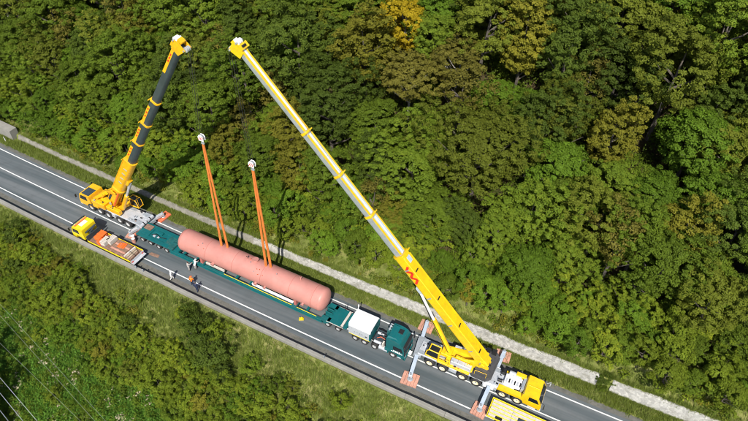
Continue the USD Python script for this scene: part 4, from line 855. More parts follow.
# ------------------------------------------------------------------ people
def person(x, y, face, label, top, legs, helmet, pose='stand', hv=None):
    T_ = Thing('person', label, 'person', (x, y, 0.025), face)
    def bones(chain):
        parts = []
        for (p, r), (q, s) in chain:
            a = Manifold.sphere(r, 12).translate(list(map(float, p))); b = Manifold.sphere(s, 12).translate(list(map(float, q)))
            parts.append(Manifold.batch_hull([a, b]))
        out = parts[0]
        for m in parts[1:]: out = out + m
        return out
    lean = 0.28 if pose == 'bend' else 0.03
    st = 0.16 if pose == 'walk' else 0.02
    hipL, hipR = (0, 0.1, 0.92), (0, -0.1, 0.92)
    knL, knR = (st * 0.8 + 0.03, 0.11, 0.49), (-st * 0.3 + 0.03, -0.11, 0.49)
    anL, anR = (st, 0.11, 0.08), (-st * 1.4, -0.11, 0.08)
    ch = (lean, 0, 1.32); nk = (lean * 1.15, 0, 1.50); hd = (lean * 1.3 + 0.02, 0, 1.66)
    shL, shR = (lean, 0.19, 1.42), (lean, -0.19, 1.42)
    if pose == 'bend': elL, elR, haL, haR = (lean + 0.18, 0.24, 1.2), (lean + 0.18, -0.24, 1.2), (lean + 0.42, 0.16, 1.15), (lean + 0.42, -0.16, 1.15)
    elif pose == 'point': elL, elR, haL, haR = (lean + 0.05, 0.28, 1.15), (lean + 0.22, -0.27, 1.36), (lean + 0.12, 0.27, 0.9), (lean + 0.5, -0.25, 1.42)
    else: elL, elR, haL, haR = (lean - 0.04, 0.27, 1.14), (lean + 0.03, -0.27, 1.14), (lean + 0.08, 0.27, 0.88), (lean + 0.13, -0.26, 0.9)
    body = bones([((hipL, .095), (hipR, .095)), (((0, 0, .95), .12), (ch, .135)), ((ch, .12), (nk, .06)), ((nk, .055), (hd, .075)), ((shL, .065), (shR, .065)),
                  ((hipL, .09), (knL, .06)), ((knL, .06), (anL, .042)), ((hipR, .09), (knR, .06)), ((knR, .06), (anR, .042)),
                  ((shL, .055), (elL, .042)), ((elL, .042), (haL, .03)), ((shR, .055), (elR, .042)), ((elR, .042), (haR, .03))])
    head = Manifold.sphere(0.105, 20).scale([1.0, 0.82, 1.18]).translate(list(map(float, hd)))
    nose_ = Manifold.sphere(0.022, 10).translate([hd[0] + 0.105, 0, hd[2] - 0.015])
    body = body + head + nose_
    for s in (-1, 1): body = body + Manifold.sphere(0.03, 8).scale([0.6, 0.4, 1]).translate([hd[0], s * 0.088, hd[2] - 0.01])
    for e, h_, s in ((elL, haL, 1), (elR, haR, -1)):
        d = np.array(h_) - np.array(e); d /= np.linalg.norm(d); h_ = np.array(h_)
        sd = np.cross(d, [0, s, 0.2]); sd /= np.linalg.norm(sd)
        palm = h_ + d * 0.06
        body = body + Manifold.batch_hull([Manifold.sphere(0.024, 8).translate((h_ + sd * 0.02).tolist()), Manifold.sphere(0.024, 8).translate((palm + sd * 0.028).tolist()), Manifold.sphere(0.024, 8).translate((palm - sd * 0.028).tolist())])
        for k in range(4):
            a = palm + sd * (0.033 - 0.022 * k); b = a + d * (0.07 - 0.008 * abs(k - 1.3))
            body = body + Manifold.batch_hull([Manifold.sphere(0.009, 6).translate(a.tolist()), Manifold.sphere(0.008, 6).translate(b.tolist())])
        a = h_ + sd * 0.03; b = a + d * 0.05 + sd * 0.035
        body = body + Manifold.batch_hull([Manifold.sphere(0.01, 6).translate(a.tolist()), Manifold.sphere(0.009, 6).translate(b.tolist())])
    T_.part('body', body, 'skin', smooth=60)
    jk = bones([(((0, 0, .88), .155), (ch, .175)), ((ch, .165), ((nk[0], 0, 1.44), .095)), ((shL, .088), (shR, .088)), ((shL, .08), (elL, .066)), ((elL, .066), (np.array(elL) * 0.25 + np.array(haL) * 0.75, .052)),
                ((shR, .08), (elR, .066)), ((elR, .066), (np.array(elR) * 0.25 + np.array(haR) * 0.75, .052))])
    T_.part('jacket', jk, top, smooth=60)
    T_.part('trousers', bones([((hipL, .122), (hipR, .122)), ((hipL, .118), (knL, .085)), ((knL, .085), (np.array(anL) + [0, 0, .06], .07)), ((hipR, .118), (knR, .085)), ((knR, .085), (np.array(anR) + [0, 0, .06], .07))]), legs, smooth=60)
    for a in (anL, anR):
        T_.part('boot', bones([(((a[0] - .04, a[1], .055), .055), ((a[0] + .15, a[1], .045), .045)), (((a[0], a[1], .06), .055), ((a[0], a[1], .16), .06))]), 'black', smooth=60)
    if helmet:
        hm = trimesh.creation.icosphere(2, 0.135); hm = hm.slice_plane([0, 0, 0], [0, 0, 1], cap=False); hm.apply_scale([1.05, 0.92, 1.0]); hm.apply_translation((hd[0], 0, hd[2] + 0.02))
        T_.part('helmet', hm, helmet, smooth=60); T_.part('helmet_brim', G().cyl((hd[0] + 0.03, 0, hd[2] + 0.012), (hd[0] + 0.03, 0, hd[2] + 0.03), 0.15, 16), helmet)
    else:
        hm = trimesh.creation.icosphere(2, 0.115); hm = hm.slice_plane([0, 0, 0], [-0.35, 0, 1], cap=False); hm.apply_scale([1.03, 0.88, 1.16]); hm.apply_translation((hd[0] - 0.008, 0, hd[2] + 0.01))
        T_.part('hair', hm, 'hair', smooth=60)
person(-44.6, -0.75, 1.6, 'person in white shirt and dark trousers bending towards the green trailer beam', 'cloth_white', 'cloth_grey', 'white', 'bend')
person(-45.25, -1.35, 1.2, 'person in grey work clothes standing behind the worker in white', 'cloth_grey', 'cloth_grey', None, 'point')
person(-43.2, -3.2, 1.9, 'person in orange jacket standing on the near white line', 'cloth_orange', 'cloth_navy', 'load_orange', 'stand')
person(-42.0, -3.75, 2.0, 'person in navy work clothes beside the parapet, right of the orange jacket', 'cloth_navy', 'cloth_navy', None, 'walk')
person(-46.3, -3.7, 0.6, 'person in white top and grey trousers beside the parapet', 'cloth_white', 'cloth_white', 'white', 'walk')

# ------------------------------------------------------------------ power lines crossing the lower left corner
def cable(a, b, label, r=0.03, sag=0.6, ext=60, group=None):
    a, b = np.array(a, float), np.array(b, float); d = (b - a) / np.linalg.norm(b - a); m = (a + b) / 2
    pts = []
    for s in np.linspace(-ext, ext, 25): pts.append(m + d * s + np.array([0, 0, sag * (s / ext) ** 2]))
    T_ = G().tube(pts, r, 6)
    single('power_cable', T_, 'cable', label, 'cable')
CABLES = [((-47.96, -26.66, 8.0), (-41.17, -28.26, 8.0)), ((-46.48, -27.89, 8.0), (-41.94, -29.0, 8.0)), ((-44.98, -29.2, 8.0), (-43.0, -29.7, 8.0)),
          ((-57.81, -21.75, 0.0), (-44.83, -24.2, 0.0)), ((-54.98, -20.44, 0.0), (-40.8, -23.95, 0.0)), ((-52.29, -20.25, 0.0), (-40.26, -23.26, 0.0))]
for k, (a, b) in enumerate(CABLES):
    cable(a, b, ['pale power cable over the dark corner, topmost of the bright three', 'pale power cable over the dark corner, middle of the bright three', 'pale power cable cutting the extreme lower left corner',
                 'thin faint power cable over the green meadow, lowest of the faint three', 'thin faint power cable over the green meadow, middle of the faint three', 'thin faint power cable over the green meadow, highest of the faint three'][k], 0.022 if k < 3 else 0.008)

# ------------------------------------------------------------------ vegetation
def leaf_cards(P0, N, size, r, aspect=0.75):
    """one small folded leaf-spray (two triangles) at each point, facing N"""
    n = len(P0)
    a = np.cross(N, r.normal(size=(n, 3))); a /= np.linalg.norm(a, axis=1, keepdims=True) + 1e-9
    b = np.cross(N, a); b /= np.linalg.norm(b, axis=1, keepdims=True) + 1e-9
    s = size[:, None]
    fold = N / (np.linalg.norm(N, axis=1, keepdims=True) + 1e-9) * s * 0.18
    V = np.stack([P0 - a * s, P0 - b * s * aspect + fold, P0 + a * s, P0 + b * s * aspect + fold], 1).reshape(-1, 3)
    i = np.arange(n) * 4
    F = np.concatenate([np.stack([i, i + 1, i + 2], 1), np.stack([i, i + 2, i + 3], 1)], 1).reshape(-1, 3)
    return V, F

def crown_mesh(r, R, Hc, zb, n_cl, n_lf, lf, cl_r, top=0.5, lumps=5, core=0.35):
    """clumps of leaves over a lumpy crown: R radius, Hc height, zb underside"""
    lob = r.normal(size=(lumps, 3)); lob[:, 2] = np.abs(lob[:, 2]) * 0.8; lob /= np.linalg.norm(lob, axis=1, keepdims=True)
    lamp = r.uniform(0.2, 0.55, lumps)
    P0, N = [], []
    for k in range(n_cl):
        d = r.normal(size=3); d[2] += top; d /= np.linalg.norm(d)
        rr = r.uniform(core, 1) ** 0.4
        bump_ = 0.75 + np.sum(lamp * np.clip((lob @ d - 0.72) / 0.28, 0, 1))
        c = d * rr * bump_
        c = np.array([c[0] * R, c[1] * R, zb + Hc * (0.48 + 0.50 * c[2])])
        cr = cl_r * r.uniform(0.7, 1.35)
        m = int(n_lf * 1.3 * r.uniform(0.6, 1.4))
        q = r.normal(size=(m, 3)); q[:, 2] += 0.35; q /= np.linalg.norm(q, axis=1, keepdims=True)
        q *= (r.uniform(0.25, 1, m) ** 0.5)[:, None]
        P0.append(c + q * np.array([cr, cr, cr * 0.55])); 
        nn = q * 0.95 + d * 0.5 + np.array([0, 0, 0.4]) + r.normal(size=(m, 3)) * 0.55
        N.append(nn)
    P0, N = np.vstack(P0), np.vstack(N)
    return leaf_cards(P0, N, lf * 0.86 * r.uniform(0.6, 1.3, len(P0)), r)

def trunk_mesh(r, H, rad, R, zb, n_limb=7):
    g = G()
    lean = r.normal(size=2) * 0.04 * H
    pts = [np.array([lean[0] * (z / H) ** 2 , lean[1] * (z / H) ** 2, z]) for z in np.linspace(-0.6, H * 0.82, 6)]
    for i in range(5): g.cyl(pts[i], pts[i + 1], rad * (1 - 0.17 * i), 7, rad * (1 - 0.17 * (i + 1)))
    for k in range(n_limb):
        z0 = r.uniform(zb * 0.9, H * 0.6); a = r.uniform(0, 6.283); l = R * r.uniform(0.5, 0.85)
        p = np.array([lean[0] * (z0 / H) ** 2, lean[1] * (z0 / H) ** 2, z0]); m = p + np.array([math.cos(a) * l * 0.5, math.sin(a) * l * 0.5, l * 0.35]); e = p + np.array([math.cos(a) * l, math.sin(a) * l, l * 0.9])
        g.cyl(p, m, rad * 0.42, 5, rad * 0.3); g.cyl(m, e, rad * 0.3, 5, rad * 0.1)
    return g.mesh()

def plant_class(name, parts):
    p = f'/World/{name}'
    x = UsdGeom.Xform.Define(stage, p); x.GetPrim().SetSpecifier(Sdf.SpecifierClass)
    for nm, mesh, matn, sm in parts: usdkit.mesh(stage, f'{p}/{nm}', mesh, LOOK[matn], smooth=sm)
    return p

KINDS = {}
def tree_kind(key, seed, R, H, zb, ncl, nlf, lf, clr, matn, bark='bark', top=0.5, lumps=5, n_limb=7, core=0.22):
    r = np.random.default_rng(seed)
    KINDS[key] = (plant_class(f'{key}_model', [('trunk', trunk_mesh(r, H, 0.022 * H, R, zb, n_limb), bark, 40), ('crown', crown_mesh(r, R, H - zb, zb, ncl, nlf, lf, clr, top, lumps, core), matn, False)]), R, H)
for i in range(2):
    tree_kind(f'dark_tree_{"ab"[i]}', 10 + i, 4.2, 13, 2.2, 430, 64, 0.11, 0.44, 'leaf_dark', lumps=6)
    tree_kind(f'green_tree_{"ab"[i]}', 20 + i, 4.4, 13, 2.5, 430, 64, 0.11, 0.44, 'leaf_mid', lumps=6)
    tree_kind(f'olive_tree_{"ab"[i]}', 30 + 4 * i, 4.6, 13, 3.0, 450, 60, 0.11, 0.43, 'leaf_olive', lumps=7)
tree_kind('ochre_tree', 40, 4.0, 12, 2.5, 380, 60, 0.11, 0.43, 'leaf_ochre')
tree_kind('brown_tree', 41, 4.6, 13, 5.5, 370, 58, 0.11, 0.43, 'leaf_brown', bark='bark_pale', n_limb=11)
tree_kind('yellow_tree', 42, 3.8, 13, 2.5, 370, 62, 0.115, 0.45, 'leaf_yellow', bark='bark_pale')
tree_kind('bright_tree', 43, 4.0, 11, 2.0, 370, 62, 0.115, 0.45, 'leaf_bright')
tree_kind('wide_tree', 48, 7.2, 15.5, 3.2, 1000, 60, 0.11, 0.46, 'leaf_olive', lumps=10, n_limb=12)
tree_kind('large_tree', 49, 5.8, 15.5, 2.5, 720, 64, 0.11, 0.46, 'leaf_dark', lumps=9, n_limb=9)
tree_kind('young_tree_c', 47, 2.2, 6.2, 0.3, 150, 52, 0.10, 0.38, 'leaf_shrub', core=0.5)
tree_kind('young_tree_a', 44, 2.1, 6.0, 0.3, 150, 52, 0.10, 0.38, 'leaf_bright', core=0.5)
tree_kind('young_tree_b', 45, 2.2, 6.5, 0.3, 150, 52, 0.10, 0.38, 'leaf_mid', core=0.5)
tree_kind('bare_tree', 46, 3.0, 12, 4.0, 90, 40, 0.13, 0.55, 'leaf_brown', bark='bark', n_limb=12)
tree_kind('shrub_a', 50, 1.5, 2.4, 0.1, 75, 40, 0.085, 0.30, 'leaf_shrub', core=0.15, n_limb=5, top=0.3, lumps=8)
tree_kind('shrub_b', 51, 1.4, 2.0, 0.1, 75, 40, 0.085, 0.30, 'leaf_mid', core=0.15, n_limb=5, top=0.3, lumps=8)
tree_kind('shrub_c', 52, 1.5, 1.9, 0.1, 75, 36, 0.085, 0.30, 'leaf_olive', core=0.15, n_limb=5, top=0.3, lumps=8)
tree_kind('shrub_d', 53, 1.5, 2.6, 0.1, 75, 40, 0.09, 0.32, 'leaf_dark', core=0.15, n_limb=5, top=0.3, lumps=8)
tree_kind('shrub_e', 54, 1.3, 2.2, 0.1, 70, 36, 0.085, 0.28, 'leaf_ochre', core=0.15, n_limb=5, top=0.3, lumps=8)
tree_kind('shrub_f', 55, 1.5, 1.7, 0.1, 75, 40, 0.08, 0.30, 'leaf_bright', core=0.15, n_limb=5, top=0.3, lumps=8)

LOOKS_OF = {'dark_tree': 'dark green broadleaf tree', 'green_tree': 'mid green broadleaf tree', 'olive_tree': 'olive green broadleaf tree', 'ochre_tree': 'yellowish ochre broadleaf tree',
            'brown_tree': 'brown-tinged broadleaf tree', 'bright_tree': 'bright fresh green tree', 'bare_tree': 'thin half-bare tree', 'young_tree': 'leafy young tree'}
def hill_label(kind, x, y, z):
    """where on the hill: beside which landmark the tree is seen, and how far up"""
    d = np.array([x, y, z]) - CAM; w_ = d @ FWD
    u_, v_ = 374 + (d @ RGT) / w_ * 587.06, 210.5 - (d @ UPV) / w_ * 587.06
    b1 = 180 - (v_ - 45) * 0.42                      # the left boom in the picture
    b2 = 238 + (v_ - 47) * 0.757                     # the right boom
    if kind == 'young_tree':
        c = np.interp(u_, [0, 45, 110, 160, 205, 255, 310, 360, 410, 470, 520, 580, 640, 700, 748], range(15))
        w = ['above the concrete wall end', 'above the low wall at the far left', 'behind the left crane cab', 'by the left boom shadow', 'behind the left sling', 'between the two slings',
             'behind the tank middle', 'behind the tank right end', 'behind the ballast box', 'behind the right boom base', 'behind the black counterweight', 'behind the right crane cab',
             'just left of the wall gap', 'just right of the wall gap', 'at the far right wall'][int(round(float(c)))]
        rows = ' in front row' if y - yc(x) < 12.6 else ' in second row'
        return 'leafy young edge tree' + rows + ', ' + w, 'young trees at the wood edge ' + w + rows
    if u_ < b1 - 60: w = 'far left of left boom'
    elif u_ < b1: w = 'just left of the left boom'
    elif u_ < b2 - 60 and u_ < b1 + 70: w = 'just right of the left boom'
    elif u_ < b2: w = 'just left of the right boom'
    elif u_ < b2 + 70: w = 'just right of the long boom'
    elif u_ < b2 + 150: w = 'well right of the long boom'
    elif u_ < 600: w = 'right of the picture middle'
    elif u_ < 680: w = 'towards the right edge'
    else: w = 'at the right picture edge'
    h = 'along the top of' if v_ < 55 else 'high up in' if v_ < 120 else 'halfway up' if v_ < 195 else 'low down in' if v_ < 265 else 'at the foot of'
    return f'{LOOKS_OF[kind]} {h} the wood, {w}', f'{LOOKS_OF[kind]}s {h} the hill, {w}'
def put(key, name, x, y, sc, label, cat, group, tilt=0.0, zs=1.0, z=None, r=rng):
    p = f'/World/{numbered("/World", name)}'
    x_ = UsdGeom.Xform.Define(stage, p)
    x_.AddTranslateOp().Set(Gf.Vec3d(float(x), float(y), float(hz(x, y) if z is None else z)))
    x_.AddRotateZOp().Set(float(r.uniform(0, 360)))
    x_.AddScaleOp().Set(Gf.Vec3f(sc, sc, sc * zs))
    pr = x_.GetPrim()
    pr.GetReferences().AddInternalReference(KINDS[key][0]); pr.SetInstanceable(True)
    setdata(pr, label=label, category=cat, group=group)

def in_view(x, y, z, margin):
    d = np.array([x, y, z]) - CAM; w_ = d @ FWD
    u_, v_ = (d @ RGT) / w_ * 587.06, (d @ UPV) / w_ * 587.06
    k = margin / w_ * 587.06
    return w_ > 0 and abs(u_) < 374 + k and abs(v_) < 210.5 + k

placed = []
def free(x, y, rad):
    return all((x - a) ** 2 + (y - b) ** 2 > (0.5 * (rad + c_)) ** 2 for a, b, c_ in placed)
# single trees that stand out (positions on the hill)
SPECIAL = [
 ('yellow_tree', 'yellow_tree', -29.6, 35.6, 1.0, 'bright yellow autumn tree at the top of the wood, the most yellow of all'),
 ('ochre_tree', 'yellow_tree', -29.2, 31.6, 0.6, 'smaller golden tree just below the bright yellow tree'),
 ('brown_tree', 'brown_tree', -25.1, 27.3, 1.0, 'brown-crowned tree with pale trunk showing, below the bright yellow tree'),
 ('large_tree', 'dark_tree', -34.4, 21.1, 1.0, 'large dark green tree left of the brown-crowned tree'),
 ('wide_tree', 'olive_tree', -12.6, 21.7, 1.0, 'very wide olive tree right of the long boom, widest of the wood'),
 ('bright_tree', 'bright_tree', 9.2, 24.1, 0.95, 'bright green tree standing among dark trees on the right'),
 ('ochre_tree', 'ochre_tree', 2.5, 28.7, 1.0, 'yellow-ochre tree above the bright green tree on the right'),
 ('ochre_tree', 'ochre_tree', -7.8, 9.2, 0.42, 'small orange-tinged tree at the wood edge above the right crane'),
 ('bright_tree', 'bright_tree', -1.7, 11.8, 0.95, 'bright green bushy tree low on the hill right of the boom base'),
 ('bright_tree', 'bright_tree', -85.8, 13.5, 0.6, 'bright green tree at the wood edge near the concrete wall end'),
 ('bare_tree', 'bare_tree', -46.7, 17.2, 0.9, 'half-bare tree with pale branches behind the middle hook block'),
 ('ochre_tree', 'ochre_tree', 11.5, 48.6, 0.8, 'yellow-ochre tree in the upper right corner'),
]
for key, name, x, y, s, lab in SPECIAL:
    put(key, name, x, y, s, lab, 'tree', None); placed.append((x, y, KINDS[key][1] * s * 1.5))
r2 = np.random.default_rng(21)
count = {}
def choose(x, y):
    n = float(meshkit.noise(np.array([[x / 26, y / 26, 3.0]]), 5)[0]); u_ = r2.uniform()
    right = np.clip((x + 20) / 40, 0, 1)
    w_ = {'dark_tree': 0.20 + 0.15 * right, 'green_tree': 0.40, 'olive_tree': 0.20, 'ochre_tree': 0.055 - 0.03 * right, 'brown_tree': 0.04 - 0.02 * right, 'bright_tree': 0.13, 'bare_tree': 0.03}
    w_['green_tree'] *= 0.5 + n; w_['olive_tree'] *= 1.6 - n
    k = list(w_); pw = np.array([w_[a] for a in k]); return k[int(np.searchsorted(np.cumsum(pw / pw.sum()), u_))]
for _ in range(40000):
    x, t = r2.uniform(-150, 45), r2.uniform(13.5, 90); y = t + yc(x)
    sc = r2.uniform(0.85, 1.3) * np.interp(t, [13, 22], [0.75, 1.0])
    kind = choose(x, y)
    key = kind + ('_' + 'ab'[r2.integers(2)] if kind in ('dark_tree', 'green_tree', 'olive_tree') else '')
    R, H = KINDS[key][1], KINDS[key][2]
    if not free(x, y, R * sc * 0.92): continue
    z = float(hz(x, y))
    if not in_view(x, y, z + H * sc * 0.6, 9): continue
    if sum(count.values()) >= 290: break
    lab = hill_label(kind, x, y, z + H * sc * 0.6)
    put(key, kind, x, y, sc, lab[0], 'tree', lab[1], zs=r2.uniform(0.9, 1.15), r=r2)
    placed.append((x, y, R * sc * 0.92)); count[kind] = count.get(kind, 0) + 1
# the wood's edge: leafy young trees down to the grass strip
edge = []
for _ in range(2500):
    x = r2.uniform(-112, 36); t = r2.uniform(7.9, 15.0)
    if t < (9.2 if x < 3 else 8.3) + 0.9 * math.sin(x * 0.35) + 1.6 * math.exp(-((x + 9) / 9) ** 2) and r2.uniform() < 0.8: continue
    y = t + yc(x); sc = r2.uniform(0.55, 1.1)
    if any((x - a) ** 2 + (y - b) ** 2 < (2.0 if x < -15 else 1.8) ** 2 for a, b in edge): continue
    if not in_view(x, y, float(hz(x, y)) + 2, 3): continue
    if len(edge) >= 58 * 1.0 and False: break
    edge.append((x, y))
    key = 'young_tree_' + 'aabcc'[r2.integers(5)]
    lab = hill_label('young_tree', x, y, float(hz(x, y)) + 3)
    put(key, 'young_tree', x, y, sc, lab[0], 'tree', lab[1], r=r2)
print('trees', sum(count.values()), count, 'edge', len(edge))

# shrubs on the slope below the road
SHL = {'a': 'yellow-green shrub', 'b': 'fresh green shrub', 'c': 'olive brown shrub', 'd': 'dark green shrub', 'e': 'ochre yellow shrub', 'f': 'bright green shrub'}
def slope_label(k, x, y):
    t = y - yc(x)
    c = int(np.clip((x + 78) // 9, 0, 8))
    w = ['at the far left edge', 'below the left crane cab', 'below the flatbed truck', 'below the green trailer tail', 'below the workers', 'below the tank middle', 'below the tank right end', 'below the green tractor', 'below the right crane'][c]
    h = 'beside the grass strip' if t > -15 else 'in the upper thicket' if t > -20 else 'in the middle thicket' if t > -25 else 'in the lower thicket'
    return f'{SHL[k]} {h}, {w}', f'{SHL[k]}s {h}, {w}'
sh = []
r3 = np.random.default_rng(5)
def meadow_side(x, y):
    """positive inside the lush meadow at the lower left"""
    n = 2.2 * (meshkit.fbm(np.stack([np.asarray(x, float) / 4, np.asarray(y, float) / 4, 0 * np.asarray(x, float)], -1), 3, 12) - 0.5)
    (ax_, ay_), (bx_, by_) = MEADOW
    return ((bx_ - ax_) * (ay_ - y) - (ax_ - x) * (by_ - ay_)) / math.hypot(bx_ - ax_, by_ - ay_) + n * 1.5 + 2.2
MEADOW = [(-66.1, -17.9), (-38.3, -19.6)]
for x, y, sc in [(-39.5, -8.6, 1.0), (-36.5, -9.9, 1.3), (-34.2, -11.2, 1.2), (-32.1, -11.6, 0.8)]:
    lab = f'dark green bush standing alone at the lower rim of the grass strip, {["leftmost", "second", "third", "rightmost"][len(sh)]} of four'
    sh.append((x, y, sc)); put('shrub_d', 'shrub', x, y, sc * 1.15, lab, 'shrub', None, r=r3)
for _ in range(9000):
    x, t = r3.uniform(-78, 2), r3.uniform(-38, -8.5); y = t + yc(x)
    edge_t = -10.0 - 1.2 * math.sin(x * 0.13 + 1) - np.interp(x, [-75, -40, -20, 0], [0, 1.0, 4.0, 6.5])
    if t > edge_t and r3.uniform() < 0.985: continue
    if meadow_side(x, y) > 0 and r3.uniform() < 0.99: continue
    sc = r3.uniform(0.5, 1.15)
    if any((x - a) ** 2 + (y - b) ** 2 < (0.62 * (c_ + sc) ) ** 2 for a, b, c_ in sh): continue
    if not in_view(x, y, float(hz(x, y)) + 1, 2): continue
    if len(sh) >= 285: break
    n = float(meshkit.noise(np.array([[x / 7, y / 7, 3.0]]), 5)[0])
    k = 'dfbaafabaed'[min(10, int((0.55 * n + 0.45 * r3.uniform()) * 12))] if r3.uniform() < 0.7 else 'aaabcdeef'[r3.integers(9)]
    sh.append((x, y, sc))
    lab = slope_label(k, x, y)
    put('shrub_' + k, 'shrub', x, y, sc, lab[0], 'shrub', lab[1], r=r3)
print('shrubs', len(sh))
# tall trees just outside the lower left of the frame: they throw the deep shade into that corner
for k, (x, y, s) in enumerate(((-61.8, -26.8, 0.78), (-58.6, -29.3, 0.9), (-55.3, -32.8, 0.98))):
    put('dark_tree_' + 'aba'[k], 'dark_tree', x, y, s, ['dark tree shading the lower left corner, farthest left', 'dark tree shading the lower left corner, middle one', 'dark tree shading the lower left corner, nearest'][k], 'tree', None)

# low ground cover, instanced: grass tufts, weeds, flowers
def tuft(r, n, h, w_, spread):
    V, F = [], []
    for k in range(n):
        p = np.array([r.normal() * spread, r.normal() * spread, -0.03]); a = r.uniform(0, 6.283); d = np.array([math.cos(a), math.sin(a), 0]); s = np.array([-d[1], d[0], 0]) * w_
        hh = h * r.uniform(0.6, 1.2); tipp = p + d * hh * r.uniform(0.2, 0.7) + np.array([0, 0, hh])
        i = len(V); V += [p - s, p + s, tipp]; F.append((i, i + 1, i + 2))
    return np.array(V), np.array(F)
def weed(r, n, rad, h, lf):
    q = r.normal(size=(n, 3)); q /= np.linalg.norm(q, axis=1, keepdims=True); q *= (r.uniform(0.2, 1, n) ** 0.5)[:, None]
    P0 = np.stack([q[:, 0] * rad, q[:, 1] * rad, (0.15 + 0.85 * np.abs(q[:, 2])) * h], 1)
    return leaf_cards(P0, q * 0.5 + [0, 0, 0.8] + r.normal(size=(n, 3)) * 0.4, lf * r.uniform(0.6, 1.3, n), r)
def scatter(name, protos, pts, scl, label, cat):
    pi = UsdGeom.PointInstancer.Define(stage, f'/World/{name}')
    setdata(pi.GetPrim(), label=label, category=cat, kind='stuff')
    for k, (mesh, m) in enumerate(protos):
        q = usdkit.mesh(stage, f'/World/{name}/tuft_{k:03d}', mesh, LOOK[m], smooth=False)
        pi.GetPrototypesRel().AddTarget(q.GetPath())
    r = np.random.default_rng(len(name))
    n = len(pts); ang = r.uniform(0, 2 * math.pi, n)
    pi.CreatePositionsAttr(Vt.Vec3fArray.FromNumpy(pts.astype(np.float32)))
    pi.CreateProtoIndicesAttr(Vt.IntArray.FromNumpy(r.integers(0, len(protos), n).astype(np.int32)))
    pi.CreateOrientationsAttr(Vt.QuathArray([Gf.Quath(float(math.cos(a / 2)), 0, 0, float(math.sin(a / 2))) for a in ang]))
    s = scl[0] + (scl[1] - scl[0]) * r.uniform(size=n)
    pi.CreateScalesAttr(Vt.Vec3fArray.FromNumpy(np.stack([s, s, s * r.uniform(0.8, 1.3, n)], 1).astype(np.float32)))
r4 = np.random.default_rng(77)
def spots(n, x0, x1, t0, t1, keep=None, margin=1.0):
    x = r4.uniform(x0, x1, n); t = r4.uniform(t0, t1, n); y = t + yc(x)
    if keep is not None:
        k = keep(x, t, r4.uniform(size=n)); x, y = x[k], y[k]
    z = hz(x, y); P3 = np.stack([x, y, z], 1); d = P3 - CAM; w_ = d @ FWD
    ok = (w_ > 0) & (np.abs(d @ RGT) < w_ * 374 / 587.06 + margin) & (np.abs(d @ UPV) < w_ * 210.5 / 587.06 + margin)
    return P3[ok]
tufts = [(tuft(r4, 16, 0.32, 0.022, 0.14), 'blade'), (tuft(r4, 16, 0.4, 0.022, 0.16), 'blade'), (tuft(r4, 14, 0.26, 0.022, 0.16), 'leaf_shrub')]
gr = np.vstack([spots(9000, -110, 40, 4.45, 6.35), spots(9000, -110, 40, 7.2, 12.5), spots(30000, -85, 10, -17, -6.2, lambda x, t, u_: u_ < np.interp(t, [-17, -10], [0.35, 1.0]))])
gr = np.vstack([gr, spots(2600, -90, 40, 6.15, 6.45), spots(3200, -90, 40, 7.12, 7.5)])
scatter('grass', tufts, gr, (0.6, 1.4), 'rough yellow-green grass on the verges and the slope under the parapet', 'grass')
low = [(weed(r4, 60, 0.5, 0.75, 0.085), 'leaf_shrub'), (weed(r4, 60, 0.5, 0.65, 0.085), 'leaf_olive'), (weed(r4, 60, 0.45, 0.8, 0.085), 'leaf_mid'), (weed(r4, 60, 0.4, 0.7, 0.085), 'leaf_ochre'), (weed(r4, 60, 0.5, 0.5, 0.085), 'leaf_dark')]
def weeds_ok(x, t, u_):
    n = meshkit.fbm(np.stack([x / 5, t / 5, 0 * x], 1), 3, 2)
    return u_ < np.clip((n - 0.42) * 4, 0.05, 1) * np.where(t < 0, np.interp(t, [-14, -9], [1.0, 0.12]), 1)
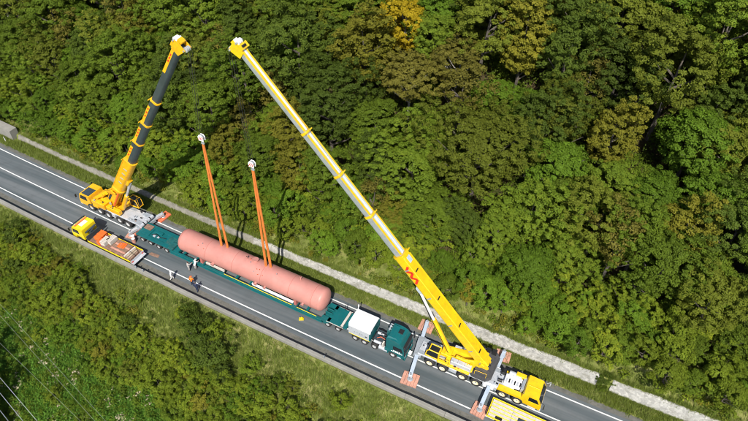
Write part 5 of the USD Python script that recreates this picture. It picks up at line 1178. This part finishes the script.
wd = np.vstack([spots(16000, -85, 8, -38, -8, lambda x, t, u_: weeds_ok(x, t, u_) & (meadow_side(x, t + yc(x)) < 0.3)), spots(5200, -110, 40, 7.6, 14, lambda x, t, u_: weeds_ok(x, t, u_) & (u_ < np.interp(t, [7.6, 10], [0.35, 1.0])))])
scatter('undergrowth', low, wd, (0.6, 1.5), 'low leafy undergrowth between the shrubs and under the wood edge', 'undergrowth')
mead = [(tuft(r4, 22, 0.8, 0.035, 0.2), 'leaf_meadow'), (weed(r4, 50, 0.45, 0.9, 0.09), 'leaf_meadow'), (weed(r4, 50, 0.35, 1.2, 0.08), 'leaf_mid'), (weed(r4, 50, 0.5, 0.5, 0.1), 'leaf_meadow')]
md = spots(26000, -75, -30, -44, -10, lambda x, t, u_: meadow_side(x, t + yc(x)) > -0.6)
scatter('meadow_plants', mead, md, (0.5, 1.4), 'lush bright green meadow plants in the lower left', 'meadow')
fl = [(weed(r4, 14, 0.35, 1.0, 0.10), 'flower')]
fp = spots(4000, -75, -30, -44, -10, lambda x, t, u_: (meadow_side(x, t + yc(x)) > 0.5) & (meshkit.fbm(np.stack([x / 2.2, t / 2.2, 0 * x], 1), 2, 6) > 0.56))
scatter('meadow_flowers', fl, fp, (0.6, 1.2), 'whitish seed heads scattered over the green meadow', 'flowers')
fern = [(weed(r4, 190, 1.3, 2.6, 0.12), 'leaf_dark'), (weed(r4, 190, 1.2, 2.2, 0.12), 'leaf_mid'), (weed(r4, 170, 1.1, 3.2, 0.12), 'leaf_mid')]
scatter('forest_floor_plants', fern, spots(5200, -140, 45, 11, 62), (0.6, 1.4), 'dense leafy saplings filling the floor of the wood', 'undergrowth')
# brush growing in the gap of the stone wall
for k, (x, t, s) in enumerate(((10.6, 6.9, 0.62), (11.3, 7.2, 0.55), (10.9, 6.3, 0.42))):
    put('shrub_b' if k else 'shrub_d', 'shrub', x, t + yc(x), s, ['dark shrub filling the gap in the stone wall', 'green shrub in the wall gap at the right wall end', 'small green shrub spilling out of the wall gap onto the verge'][k], 'shrub', None, z=0.0 if k == 2 else 0.6)
